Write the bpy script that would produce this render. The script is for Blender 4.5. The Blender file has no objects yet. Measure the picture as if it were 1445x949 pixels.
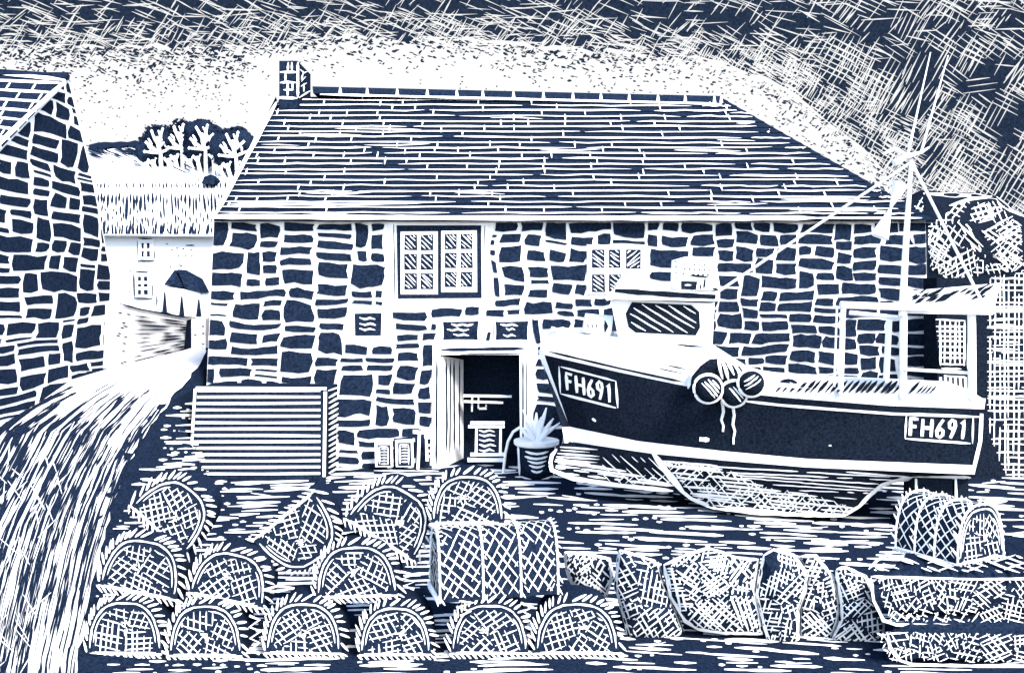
import bpy, math, random
from mathutils import Vector, noise
rnd = random.Random(7)
R = rnd.random
def U(a, b): return a + (b - a) * R()
F, CX, CY, CAMZ = 1388.0, 722.5, 400.0, 3.0
sc = bpy.context.scene
col = sc.collection

# ------------------------------------------------------------------ materials
def material(name, c1, c2, scale, emit=None, contrast=(0.3, 0.7), bump=0.0):
    m = bpy.data.materials.new(name); m.use_nodes = True
    nt = m.node_tree; N = nt.nodes; L = nt.links
    N.clear()
    out = N.new('ShaderNodeOutputMaterial')
    tc = N.new('ShaderNodeTexCoord')
    nz = N.new('ShaderNodeTexNoise'); nz.inputs['Scale'].default_value = scale
    nz.inputs['Detail'].default_value = 3; nz.inputs['Roughness'].default_value = 0.7
    rp = N.new('ShaderNodeValToRGB')
    rp.color_ramp.elements[0].position = contrast[0]; rp.color_ramp.elements[1].position = contrast[1]
    rp.color_ramp.elements[0].color = (*c1, 1); rp.color_ramp.elements[1].color = (*c2, 1)
    L.new(tc.outputs['Object'], nz.inputs['Vector']); L.new(nz.outputs['Fac'], rp.inputs['Fac'])
    if emit is None:
        b = N.new('ShaderNodeBsdfPrincipled')
        b.inputs['Roughness'].default_value = 0.95
        b.inputs['Specular IOR Level'].default_value = 0.0
        L.new(rp.outputs['Color'], b.inputs['Base Color'])
        L.new(b.outputs['BSDF'], out.inputs['Surface'])
    else:
        e = N.new('ShaderNodeEmission'); e.inputs['Strength'].default_value = emit
        L.new(rp.outputs['Color'], e.inputs['Color']); L.new(e.outputs['Emission'], out.inputs['Surface'])
    return m
NAVY1, NAVY2 = (0.0022, 0.0045, 0.0105), (0.0145, 0.0250, 0.0500)
GREY1, GREY2 = (0.0020, 0.0034, 0.0070), (0.0118, 0.0178, 0.0300)
INK = material('navy_stone', NAVY1, NAVY2, 27)
SLATE = material('navy_slate', NAVY1, NAVY2, 25)
WOODI = material('navy_timber', NAVY1, NAVY2, 28)
HULLI = material('boat_navy_paint', GREY1, GREY2, 34)
EARTH = material('dark_earth', NAVY1, NAVY2, 34)
POTI = material('tarred_pot', NAVY1, NAVY2, 50)
FARI = material('far_navy', NAVY1, NAVY2, 9)
PAPER = material('lime_white', (0.78, 0.79, 0.80), (0.86, 0.86, 0.86), 60)
PAINT = material('white_paint', (0.80, 0.81, 0.82), (0.86, 0.86, 0.86), 90)
TWINE = material('pale_twine', (0.78, 0.79, 0.80), (0.86, 0.86, 0.86), 120)
EXPO = 1.9
EMIT = 0.985/2**EXPO
SKYI = material('storm_sky', (0.010, 0.020, 0.046), (0.036, 0.060, 0.112), 0.95, emit=EMIT)
SKYW = material('bright_cloud', (1.0, 1.0, 1.0), (1.0, 1.0, 1.0), 1.0, emit=EMIT * 1.05)

# ------------------------------------------------------------------ projection helpers
def at(px, py, Y): return Vector(((px - CX) * Y / F, Y, CAMZ - (py - CY) * Y / F))
def front(Y): return lambda px, py, off=0.0: at(px, py, Y) + Vector((0, -off, 0))
CAM = Vector((0, 0, CAMZ))
def plane(p0, n):
    p0 = Vector(p0); n = Vector(n).normalized()
    if n.dot(CAM - p0) < 0: n = -n
    def f(px, py, off=0.0):
        d = Vector(((px - CX) / F, 1, -(py - CY) / F))
        t = n.dot(p0 - CAM) / n.dot(d)
        return CAM + d * t + n * off
    return f
def plane3(a, b, c): return plane(a, (Vector(b) - Vector(a)).cross(Vector(c) - Vector(a)))
def quadsurf(a, b, c, d):
    n = (b - a).cross(d - a).normalized()
    if n.dot(CAM - a) < 0: n = -n
    return lambda u, v, off=0.0: a * (1-u)*(1-v) + b * u*(1-v) + c * u*v + d * (1-u)*v + n * off
def curve(tab):
    def f(x):
        if x <= tab[0][0]: return tab[0][1]
        for (a, b), (c, d) in zip(tab, tab[1:]):
            if x <= c: return b + (d - b) * (x - a) / (c - a)
        return tab[-1][1]
    return f
def inside(p, poly):
    x, y = p; c = False; n = len(poly); j = n - 1
    for i in range(n):
        xi, yi = poly[i]; xj, yj = poly[j]
        if (yi > y) != (yj > y) and x < (xj - xi) * (y - yi) / (yj - yi) + xi: c = not c
        j = i
    return c
def clip_convex(poly, clip):
    def area(p): return sum(p[i][0]*p[(i+1) % len(p)][1] - p[(i+1) % len(p)][0]*p[i][1] for i in range(len(p)))
    if area(clip) < 0: clip = clip[::-1]
    out = poly
    for i in range(len(clip)):
        a, b = clip[i], clip[(i+1) % len(clip)]
        def side(p): return (b[0]-a[0])*(p[1]-a[1]) - (b[1]-a[1])*(p[0]-a[0])
        res = []
        for k in range(len(out)):
            p, q = out[k], out[(k+1) % len(out)]
            sp, sq = side(p), side(q)
            if sp >= 0: res.append(p)
            if (sp >= 0) != (sq >= 0):
                t = sp / (sp - sq); res.append((p[0]+(q[0]-p[0])*t, p[1]+(q[1]-p[1])*t))
        out = res
        if len(out) < 3: return []
    return out

# ------------------------------------------------------------------ mesh builder
class MB:
    def __init__(s): s.v = []; s.f = []; s.m = []; s.sm = []
    def add(s, pts): i = len(s.v); s.v.extend(tuple(p) for p in pts); return i
    def poly(s, pts, m=0):
        i = s.add(pts); s.f.append(tuple(range(i, i+len(pts)))); s.m.append(m)
    def grid(s, rows, m=0, closed=False):
        i = len(s.v); w = len(rows[0])
        for r in rows: s.add(r)
        for a in range(len(rows)-1):
            mm = m[a] if isinstance(m, (list, tuple)) else m
            for b in range(w if closed else w-1):
                c = (b+1) % w
                s.f.append((i+a*w+b, i+a*w+c, i+(a+1)*w+c, i+(a+1)*w+b)); s.m.append(mm)
    def prism(s, pts, vec, m=0, caps=True):
        n = len(pts); i = s.add(pts); vec = Vector(vec); s.add([Vector(p)+vec for p in pts])
        if caps:
            s.f.append(tuple(range(i, i+n))); s.m.append(m)
            s.f.append(tuple(range(i+2*n-1, i+n-1, -1))); s.m.append(m)
        for k in range(n):
            j = (k+1) % n; s.f.append((i+k, i+j, i+n+j, i+n+k)); s.m.append(m)
    def box(s, x0, x1, y0, y1, z0, z1, m=0):
        s.prism([(x0,y0,z0),(x1,y0,z0),(x1,y0,z1),(x0,y0,z1)], (0, y1-y0, 0), m)
    def stroke(s, surf, pts, w, m=1, off=0.006, step=9.0, jit=0.16, e0=0.4, e1=0.3, wob=0.0, spread=0.003, guard=None):
        P = [pts[0]]
        for a, b in zip(pts, pts[1:]):
            d = math.hypot(b[0]-a[0], b[1]-a[1]); n = max(1, int(d/step))
            for k in range(1, n+1): P.append((a[0]+(b[0]-a[0])*k/n, a[1]+(b[1]-a[1])*k/n))
        n = len(P)
        if n < 2: return
        if n == 2: P = [P[0], ((P[0][0]+P[1][0])/2, (P[0][1]+P[1][1])/2), P[1]]; n = 3
        L = [0]
        for a, b in zip(P, P[1:]): L.append(L[-1]+math.hypot(b[0]-a[0], b[1]-a[1]))
        T = L[-1]
        if T <= 0: return
        o = off + R()*spread
        rows = []
        for i, p in enumerate(P):
            a = P[max(0, i-1)]; b = P[min(n-1, i+1)]
            tx, ty = b[0]-a[0], b[1]-a[1]; l = math.hypot(tx, ty) or 1; tx /= l; ty /= l
            g = min(1, e0 + L[i]/(w*2.0), e1 + (T-L[i])/(w*2.0))
            h = w*0.5*g*(1+jit*(R()*2-1)); sh = wob*(R()*2-1)
            q = (p[0]-ty*sh, p[1]+tx*sh)
            A = surf(q[0]-ty*h, q[1]+tx*h, o); B = surf(q[0]+ty*h, q[1]-tx*h, o)
            if A is None or B is None: return
            rows.append((A, B))
        if guard:
            for (a, _), (b, _) in zip(rows, rows[1:]):
                if (Vector(a)-Vector(b)).length > guard: return
        s.grid(rows, m)
    def face(s, surf, pts, m=0, off=0.0): s.poly([surf(p[0], p[1], off) for p in pts], m)
    def slab(s, surf, pts, t, m=0, off=0.0, vec=None):
        a = [surf(p[0], p[1], off+t) for p in pts]; b = [surf(p[0], p[1], off) for p in pts]
        n = len(a); i = s.add(a); s.add(b)
        s.f.append(tuple(range(i, i+n))); s.m.append(m)
        for k in range(n):
            j = (k+1) % n; s.f.append((i+k, i+j, i+n+j, i+n+k)); s.m.append(m)
    def tube(s, pts, r, m=0, sides=8):
        pts = [Vector(p) for p in pts]; rs = r if isinstance(r, (list, tuple)) else [r]*len(pts)
        rings = []
        for i, p in enumerate(pts):
            t = (pts[min(i+1, len(pts)-1)]-pts[max(i-1, 0)]).normalized()
            up = Vector((0, 0, 1)) if abs(t.z) < 0.9 else Vector((0, 1, 0))
            a = t.cross(up).normalized(); b = a.cross(t)
            rings.append([p+(a*math.cos(q)+b*math.sin(q))*rs[i] for q in [2*math.pi*(k+0.5)/sides for k in range(sides)]])
        s.grid(rings, m, closed=True)
        s.poly(rings[0][::-1], m); s.poly(rings[-1], m)
    def spindle(s, p, q, w, m=1, sides=5):
        p = Vector(p); q = Vector(q)
        s.tube([p, p.lerp(q, .25), p.lerp(q, .7), q], [w*.25, w*.5, w*.45, w*.15], m, sides)
    def lathe(s, c, prof, m=0, seg=24):
        rows = [[Vector((c[0]+r*math.cos(2*math.pi*k/seg), c[1]+r*math.sin(2*math.pi*k/seg), c[2]+z)) for k in range(seg)] for r, z in prof]
        s.grid(rows, m, closed=True)
    def hatch(s, surf, test, bbox, ang, sp, w, m=1, step=2.0, brk=0.0, gap=4, minlen=5, off=0.006, wob=0.4, sj=0.2, aj=0.03, spread=0.003, sstep=9.0):
        x0, y0, x1, y1 = bbox; cx, cy = (x0+x1)/2, (y0+y1)/2; r = math.hypot(x1-x0, y1-y0)/2
        k = -r
        while k < r:
            a = ang + U(-aj, aj); dx, dy = math.cos(a), math.sin(a)
            ox, oy = cx - math.sin(ang)*k, cy + math.cos(ang)*k
            run = []; t = -r + R()*2; skip = 0
            while t < r:
                p = (ox+dx*t, oy+dy*t); t += step
                if skip > 0: skip -= 1; ok = False
                else: ok = test(p)
                if ok and brk and R() < brk: ok = False; skip = gap
                if ok: run.append(p)
                elif run:
                    if len(run)*step >= minlen: s.stroke(surf, [run[0], run[-1]], w*U(.8, 1.2), m, off, wob=wob, spread=spread, step=sstep)
                    run = []
            if len(run)*step >= minlen: s.stroke(surf, [run[0], run[-1]], w*U(.8, 1.2), m, off, wob=wob, spread=spread, step=sstep)
            k += sp*(1+U(-sj, sj))
    def build(s, name, mats, parent=None, smooth=False):
        me = bpy.data.meshes.new(name); me.from_pydata([tuple(v) for v in s.v], [], s.f)
        for m in mats: me.materials.append(m)
        me.polygons.foreach_set('material_index', s.m)
        if smooth: me.polygons.foreach_set('use_smooth', [True]*len(s.f))
        me.update()
        o = bpy.data.objects.new(name, me); col.objects.link(o)
        if parent is not None:
            o.parent = parent
            if not parent.get('local'): o.matrix_parent_inverse = parent.matrix_basis.inverted()
        return o
def tag(o, label=None, cat=None, group=None, kind=None):
    if label: o['label'] = label
    if cat: o['category'] = cat
    if group: o['group'] = group
    if kind: o['kind'] = kind
    return o
def thing(name, loc, label, cat, group=None):
    o = bpy.data.objects.new(name, None); col.objects.link(o); o.location = loc
    o.empty_display_size = 0.2
    return tag(o, label, cat, group)
def bbox(poly): return (min(p[0] for p in poly), min(p[1] for p in poly), max(p[0] for p in poly), max(p[1] for p in poly))
def netting(mb, surf, poly, cells, sp, w, m=1, brk=0.03, off=0.006, second=1.0, fill=1.0):
    b = bbox(poly)
    seeds = [(U(b[0], b[2]), U(b[1], b[3])) for _ in range(cells)]
    for i, sd in enumerate(seeds):
        if R() > fill: continue
        def test(p, i=i):
            if not inside(p, poly): return False
            return min(range(len(seeds)), key=lambda k: (p[0]-seeds[k][0])**2+(p[1]-seeds[k][1])**2) == i
        a = U(0, math.pi)
        mb.hatch(surf, test, b, a, sp*U(.85, 1.15), w, m, brk=brk, off=off)
        if R() < second: mb.hatch(surf, test, b, a+math.pi/2+U(-.35, .35), sp*U(.85, 1.25), w, m, brk=brk, off=off)

# ------------------------------------------------------------------ stone work
def warp(p):
    a = noise.noise(Vector((p[0]*.016, p[1]*.022, 1.7))); b = noise.noise(Vector((p[0]*.013, p[1]*.03, 9.1)))
    c = noise.noise(Vector((p[0]*.05, p[1]*.05, 4.4)))
    return (p[0]+a*8+c*1.8, p[1]+b*7+c*1.4)
def stonework(mb, surf, region, blocks, cw, ch, mortar, thick=0.02, m=0, rough=0.10):
    x0, y0, x1, y1 = bbox(region); nx, ny = int((x1-x0)/cw)+1, int((y1-y0)/ch)+1
    occ = set()
    yj = [U(-.22, .22)*ch for _ in range(ny+6)]
    for j in range(ny):
        for i in range(nx):
            if (i, j) in occ: continue
            w = rnd.choice([4, 5, 5, 6, 6, 7, 7, 8, 9, 10]); h = rnd.choice([2, 2, 2, 2, 2, 2, 3, 3, 3, 4])
            if h == 2 and R() < .12: h = 1; w = rnd.choice([4, 5, 6])
            if h == 4: w = rnd.choice([6, 7, 9, 11, 12])
            if R() < .07: w, h = rnd.choice([3, 4, 5]), rnd.choice([3, 4])
            if x1 > 1200 and x0+i*cw > 930:
                w = min(w, rnd.choice([4, 5, 6, 7])); h = min(h, rnd.choice([2, 2, 2, 3]))
            run = 0
            while run < 16 and (i+run, j) not in occ and i+run <= nx: run += 1
            if run <= w+3: w = run if run <= 12 else run//2
            while h > 1 and any((i+k, j+l) in occ for k in range(w) for l in range(h)): h -= 1
            for k in range(w):
                for l in range(h): occ.add((i+k, j+l))
            if R() < 0.01 and w < 6: continue
            a, b, c, d = x0+i*cw, y0+j*ch+yj[j], x0+(i+w)*cw, y0+(j+h)*ch+yj[j+h]
            subs = [(a, b, c, d)]
            if h >= 3 and R() < .16: mid = b+(d-b)*U(.4, .6); subs = [(a, b, c, mid), (a, mid, c, d)]
            elif w >= 8 and R() < .25: mid = a+(c-a)*U(.35, .65); subs = [(a, b, mid, d), (mid, b, c, d)]
            for (a, b, c, d) in subs:
                bad = False
                for (p, q, r, s) in blocks:
                    if c > p and a < r and d > q and b < s:
                        opts = [(p-a, (a, b, p, d)), (c-r, (r, b, c, d)), (q-b, (a, b, c, q)), (d-s, (a, s, c, d))]
                        # keep the largest remaining side
                        best = max(opts, key=lambda o: (o[1][2]-o[1][0])*(o[1][3]-o[1][1]) if o[0] > 0 else -1)
                        if best[0] <= 3: bad = True; break
                        a, b, c, d = best[1]
                if bad: continue
                mo = mortar((a+c)/2) * U(.75, 1.25) * .5
                a += mo; c -= mo; b += mo*.9; d -= mo*.9
                if c-a < 4 or d-b < 2.5: continue
                W, H = c-a, d-b; pts = []
                jx, jy = min(W*rough, 3.2), min(H*rough*1.3, 2.6)
                def edge(p, q, n):
                    for k in range(n):
                        t = k/n; yield (p[0]+(q[0]-p[0])*t+U(-jx, jx)*.6, p[1]+(q[1]-p[1])*t+U(-jy, jy)*.7)
                n = max(2, int(W/11)); k = max(2, int(H/9)); cc = min(W, H)*.14
                pts = list(edge((a+cc*R(), b), (c-cc*R(), b), n))+list(edge((c, b+cc*R()), (c, d-cc*R()), k))+list(edge((c-cc*R(), d), (a+cc*R(), d), n))+list(edge((a, d-cc*R()), (a, b+cc*R()), k))
                pts = [warp(p) for p in pts]
                pts = clip_convex(pts, region)
                if len(pts) >= 3: mb.slab(surf, pts, thick*U(.8, 1.3), m)

# ------------------------------------------------------------------ terrain
xe = curve([(0, -1.5), (5, -2.4), (7.6, -3.36), (8.6, -3.73), (10, -4.2), (11.3, -4.58), (12.3, -4.81), (13.5, -4.98), (14.8, -5.09), (16, -5.12), (60, -5.12)])
ze = curve([(7.0, 0), (8.6, .09), (10, .33), (11.3, .56), (12.3, .78), (13.5, 1.05), (14.8, 1.29), (16, 1.55), (60, 1.55)])
def ground_h(x, Y):
    e, z = xe(Y), ze(Y)
    w = 0.55 if Y < 15 else 0.3
    if x <= e: return z
    if x >= e+w: return 0.0
    t = (x-e)/w
    return z*(1-t)
def ground(px, py, off=0.0):
    if py < 402: return None
    dx, dz = (px-CX)/F, -(py-CY)/F
    Yf = CAMZ/(-dz)
    if dx*min(Yf, 60) > -2.0: return Vector((dx*Yf, Yf, off))
    Y = 4.0; prev = Y
    while Y < 70:
        if CAMZ+dz*Y <= ground_h(dx*Y, Y): break
        prev = Y; Y += .2
    else: return None
    a, b = prev, Y
    for _ in range(14):
        c = (a+b)/2
        if CAMZ+dz*c <= ground_h(dx*c, c): b = c
        else: a = c
    return Vector((dx*b, b, CAMZ+dz*b+off))

def build_ground():
    mb = MB()
    xs = [-420, -200, -80, -40, -20, -12, -9, -7]+[-6.4+.12*i for i in range(44)]+[-1, 0, 2, 4, 7, 10, 20, 40, 80, 200, 420]
    ys = [-420, -100, -20, 0, 3, 5]+[6+.3*i for i in range(40)]+[18.5, 20, 24, 30, 40, 60, 100, 200, 420]
    mb.grid([[Vector((x, y, ground_h(x, y))) for x in xs] for y in ys], 0)
    # white dashes and dots over the dark yard
    def dens(px, py):
        if py < 700 and 270 < px < 800: return .78
        if 730 < px < 1090 and py < 800: return .77
        if 1060 < px < 1260 and py < 790: return .56
        if py > 895: return .45
        if px < 290: return .68
        if px > 1380: return .45
        return .42
    py = 560.0
    while py < 1010:
        px = -20+U(0, 40)
        while px < 1800:
            d = dens(px, py)
            l = U(14, 110) if R() < .74 else U(5, 10)
            if px < 300: l *= .5
            g = l*(1-d)/d*U(.3, 1.1)+4
            if R() < .95:
                w = U(2.0, 4.2) if l > 12 else U(3.5, 5.5)
                # track edge test
                if px > track_edge(py)+6 and (py > 655 or px < 300):
                    y2 = py+U(-1.8, 1.8); sl = U(-.03, .03)+(.04 if px > 700 else -.02)
                    mb.stroke(ground, [(px, y2), (px+l*.5, y2+sl*l*.5+U(-.8, .8)), (px+l, y2+sl*l)], w, 1, .006, step=12, jit=.3, guard=2.2 if px < 300 else .9)
                    if R() < .25 and l > 40: mb.stroke(ground, [(px+l*.3, y2+U(-5, 5)), (px+l*.8, y2+U(-5, 5))], 2, 1, .008, step=14, guard=.9)
            px += l+g
        py += 5.2
    tag(mb.build('ground', [EARTH, PAPER]), kind='structure')
RT = [(296, 482), (290, 500), (266, 533), (238, 568), (208, 608), (183, 653), (161, 708), (142, 773), (124, 858), (110, 930), (104, 1000)]
LT = [(262, 494), (172, 515), (95, 538), (20, 566), (-50, 612), (-100, 710), (-140, 780), (-165, 850), (-180, 910), (-190, 950), (-200, 1000)]
track_edge = curve(sorted((y, x) for x, y in RT))
def tr(t, s):
    t = max(0, min(len(RT)-1.001, t)); i = int(t); f = t-i
    l = (LT[i][0]+(LT[i+1][0]-LT[i][0])*f, LT[i][1]+(LT[i+1][1]-LT[i][1])*f)
    r = (RT[i][0]+(RT[i+1][0]-RT[i][0])*f, RT[i][1]+(RT[i+1][1]-RT[i][1])*f)
    return (l[0]+(r[0]-l[0])*s, l[1]+(r[1]-l[1])*s)
def build_track():
    mb = MB()
    rows = []
    for i in range(51):
        t = i*10/50
        row = []
        for k in range(13):
            p = tr(t, k/12)
            if k == 12: p = (p[0]+U(-3, 3), p[1])
            g = ground(p[0], p[1], .008)
            row.append(g)
        rows.append(row)
    mb.grid(rows, 1)
    for _ in range(1500):
        s = U(0, 1)**1.15; t0 = U(1.5, 10)**1.0
        if R() < .93-.32*(t0-2): continue
        if s > .8 and R() < .35: continue
        ln = U(.35, 1.7); t1 = min(9.95, t0+ln); s1 = s+U(-.012, .012)
        pts = [tr(t0+(t1-t0)*k/6, s+(s1-s)*k/6) for k in range(7)]
        mb.stroke(ground, pts, U(1.1, 3.7)*(1.15 if s < .5 else .85), 0, .014, step=14, jit=.4, e0=.15, e1=.1, wob=.5, guard=1.2, spread=.006)
    for _ in range(150):   # pale scratches across the ruts
        s = U(0, .75); t0 = U(4, 9.8); a = tr(t0, s)
        an = rnd.choice([.9, -.9, 1.2, -1.3])+U(-.2, .2); l = U(14, 40)
        mb.stroke(ground, [a, (a[0]+l*math.cos(an), a[1]+l*math.sin(an))], 1.7, 1, .024, step=14, guard=1.2)
    tag(mb.build('track', [EARTH, PAPER]), kind='structure')

# ------------------------------------------------------------------ sky
SKYR = 400.0
def sky(px, py, off=0.0):
    d = Vector(((px-CX)/F, 1, -(py-CY)/F)).normalized()
    return CAM + d*(SKYR-off)
SB = [(-900, 66), (0, 62), (150, 66), (330, 64), (480, 50), (640, 54), (760, 66), (900, 74), (980, 80), (1050, 94), (1120, 134), (1190, 188), (1248, 240), (1295, 320), (1330, 470)]
yb = curve(SB)
def sdist(px, py):
    best = 1e9
    for (a, b), (c, d) in zip(SB, SB[1:]):
        t = ((px-a)*(c-a)+(py-b)*(d-b))/((c-a)**2+(d-b)**2); t = max(0, min(1, t))
        best = min(best, math.hypot(px-a-(c-a)*t, py-b-(d-b)*t))
    dark = px > 1330 or py < yb(px)
    return best if dark else -best
def build_sky():
    mb = MB()
    rows = []
    for e in range(-4, 60, 4):
        el = math.radians(e)
        rows.append([CAM+Vector((math.sin(a)*math.cos(el), math.cos(a)*math.cos(el), math.sin(el)))*SKYR for a in [math.radians(q) for q in range(-70, 71, 4)]])
    mb.grid(rows, 0)
    xs = [-900+20*i for i in range(112)]
    mb.grid([[sky(x, yb(x)+(470-yb(x))*k/10+(U(-5, 5) if k == 0 else 0), 2.0) for x in xs] for k in range(11)], 1)
    n = 0
    area = (1950+20)*(620)
    for _ in range(60000):
        px, py = U(-220, 1730), U(-110, 470)
        sd = sdist(px, py)
        if sd < -34: continue
        if sd < -6 and R() > .55+sd*.012: continue
        rz = max(0, min(1, (px-960)/170))
        left = .50 if sd < 10 else (.36 if sd < 22 else (.24 if sd < 36 else (.11 if sd < 50 else .045)))
        right = .34 if sd < 40 else (.17 if sd < 90 else (.08 if sd < 150 else .05))
        if py < 60: right *= .45
        if R() > (left*(1-rz)+right*rz*.30)*1.0: continue
        far = min(1, max(0, sd)/60)
        l = U(12, 26)+far*U(4, 22)
        q = R()
        if rz > R(): a = math.radians(30+U(-7, 7)) if q < .5 else math.radians(-56+U(-9, 9)) if q < .95 else math.radians(U(-8, 6))
        else: a = math.radians(24+U(-8, 8)) if q < .38 else math.radians(-52+U(-12, 12)) if q < .76 else math.radians(U(-6, 8))
        dx, dy = math.cos(a)*l/2, math.sin(a)*l/2
        mb.stroke(sky, [(px-dx, py-dy), (px+dx, py+dy)], U(1.1, 2.0), 1, 3.0, step=20, spread=2.0, e0=.3, e1=.2)
        n += 1
    for i in range(900):   # long lone cuts high in the storm cloud
        px, py = -220+1950*((i*.618034) % 1), U(-110, 74)
        if sdist(px, py) < 8: continue
        q = R(); a = math.radians(22+U(-9, 9)) if q < .42 else math.radians(-50+U(-12, 12)) if q < .68 else math.radians(U(-5, 7))
        l = U(22, 58)*(.6 if a < -.5 else 1); dx, dy = math.cos(a)*l/2, math.sin(a)*l/2
        mb.stroke(sky, [(px-dx, py-dy), (px+dx, py+dy)], U(1.2, 2.3), 1, 3.0, step=20, spread=2.0, e0=.4, e1=.2)
    for _ in range(3600):
        cx, cy = U(930, 1730), U(-110, 470)
        sd = sdist(cx, cy)
        if sd < -30: continue
        pr = .7 if sd < 45 else (.42 if sd < 100 else .24)
        if cy < 70: pr *= .2+.6*(cx > 1290)
        elif cx > 1330: pr = max(pr, .31)
        if cx < 1060: pr *= (cx-930)/130
        if R() > pr: continue
        q = R(); a = math.radians(31+U(-7, 7)) if q < .5 else math.radians(-58+U(-8, 8)) if q < .96 else math.radians(U(-8, 6))
        k = rnd.randrange(2, 7); sp = U(6.2, 9.4)*(1 if sd > 60 else .8); ln = U(20, 60)*(1 if sd > 60 else .6)
        for i in range(k):
            o = (i-k/2)*sp; l = ln*U(.6, 1.15); sh = U(-6, 6)
            x, y = cx-math.sin(a)*o+math.cos(a)*sh, cy+math.cos(a)*o+math.sin(a)*sh
            if sdist(x, y) < -12: continue
            dx, dy = math.cos(a)*l/2, math.sin(a)*l/2
            mb.stroke(sky, [(x-dx, y-dy), (x+dx, y+dy)], U(1.2, 2.2), 1, 3.0, step=20, spread=2.0, e0=.5, e1=.3)
    for _ in range(42000):
        px, py = U(-220, 1330), U(30, 300)
        sd = -sdist(px, py)
        if sd < 2: continue
        d = 16.0
        if -50 < px < 350: d = 42.0
        elif px > 980: d = 26.0
        elif px > 700: d = 22.0
        pr = math.exp(-sd/d)*(.76 if px < 350 else (.6 if px > 980 else .62))
        if px < 1000 and py > 112 and 440 < px: pr += .02
        if R() > pr: continue
        g = math.exp(-sd/55)*(.8 if px > 980 else 1)
        l = U(2.8, 9.5)*g+1.2; a = math.radians(rnd.choice([8, 14, 20, -50])+U(-8, 8))
        dx, dy = math.cos(a)*l/2, math.sin(a)*l/2
        mb.stroke(sky, [(px-dx, py-dy), (px+dx, py+dy)], U(1.8, 4.9)*(.45+.55*g), 0, 2.45, step=4, spread=.4, e0=.5, e1=.4, jit=.35)
    tag(mb.build('sky', [SKYI, SKYW]), kind='structure')

# ------------------------------------------------------------------ lettering
GLYPH = {'F': [[(0, 1), (0, 0), (.75, .02)], [(0, .45), (.6, .45)]],
         'H': [[(0, 0), (0, 1)], [(.8, 0), (.8, 1)], [(0, .5), (.8, .5)]],
         '6': [[(.65, 0), (.3, .3), (.05, .65), (.12, .92), (.4, 1), (.68, .85), (.68, .62), (.4, .5), (.12, .66)]],
         '9': [[(.62, .36), (.4, .5), (.1, .42), (.05, .16), (.3, 0), (.6, .08), (.66, .3), (.5, .65), (.28, 1)]],
         '1': [[(.05, .2), (.4, .02), (.42, .5), (.4, 1)]]}
def lettering(mb, surf, text, q, w, m=1, off=.012):
    (a, b, c, d) = q; n = len(text)
    adv = {'F': .95, 'H': 1.1, '6': .95, '9': .95, '1': .7}
    tot = sum(adv[t] for t in text); x = 0
    for t in text:
        for pl in GLYPH[t]:
            pts = []
            for u, v in pl:
                s = (x+u*adv[t]*.82)/tot
                pts.append((a[0]*(1-s)*(1-v)+b[0]*s*(1-v)+c[0]*s*v+d[0]*(1-s)*v, a[1]*(1-s)*(1-v)+b[1]*s*(1-v)+c[1]*s*v+d[1]*(1-s)*v))
            mb.stroke(surf, pts, w, m, off, step=5, e0=.8, e1=.8, jit=.12)
        x += adv[t]
def squiggles(mb, surf, rows, w, m=1, off=.03):
    for x0, x1, y in rows:
        n = max(3, int((x1-x0)/7)); mb.stroke(surf, [(x0+(x1-x0)*k/n, y+(1.2 if k % 2 else -1.0)+U(-.4, .4)) for k in range(n+1)], w, m, off, step=4)

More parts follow.
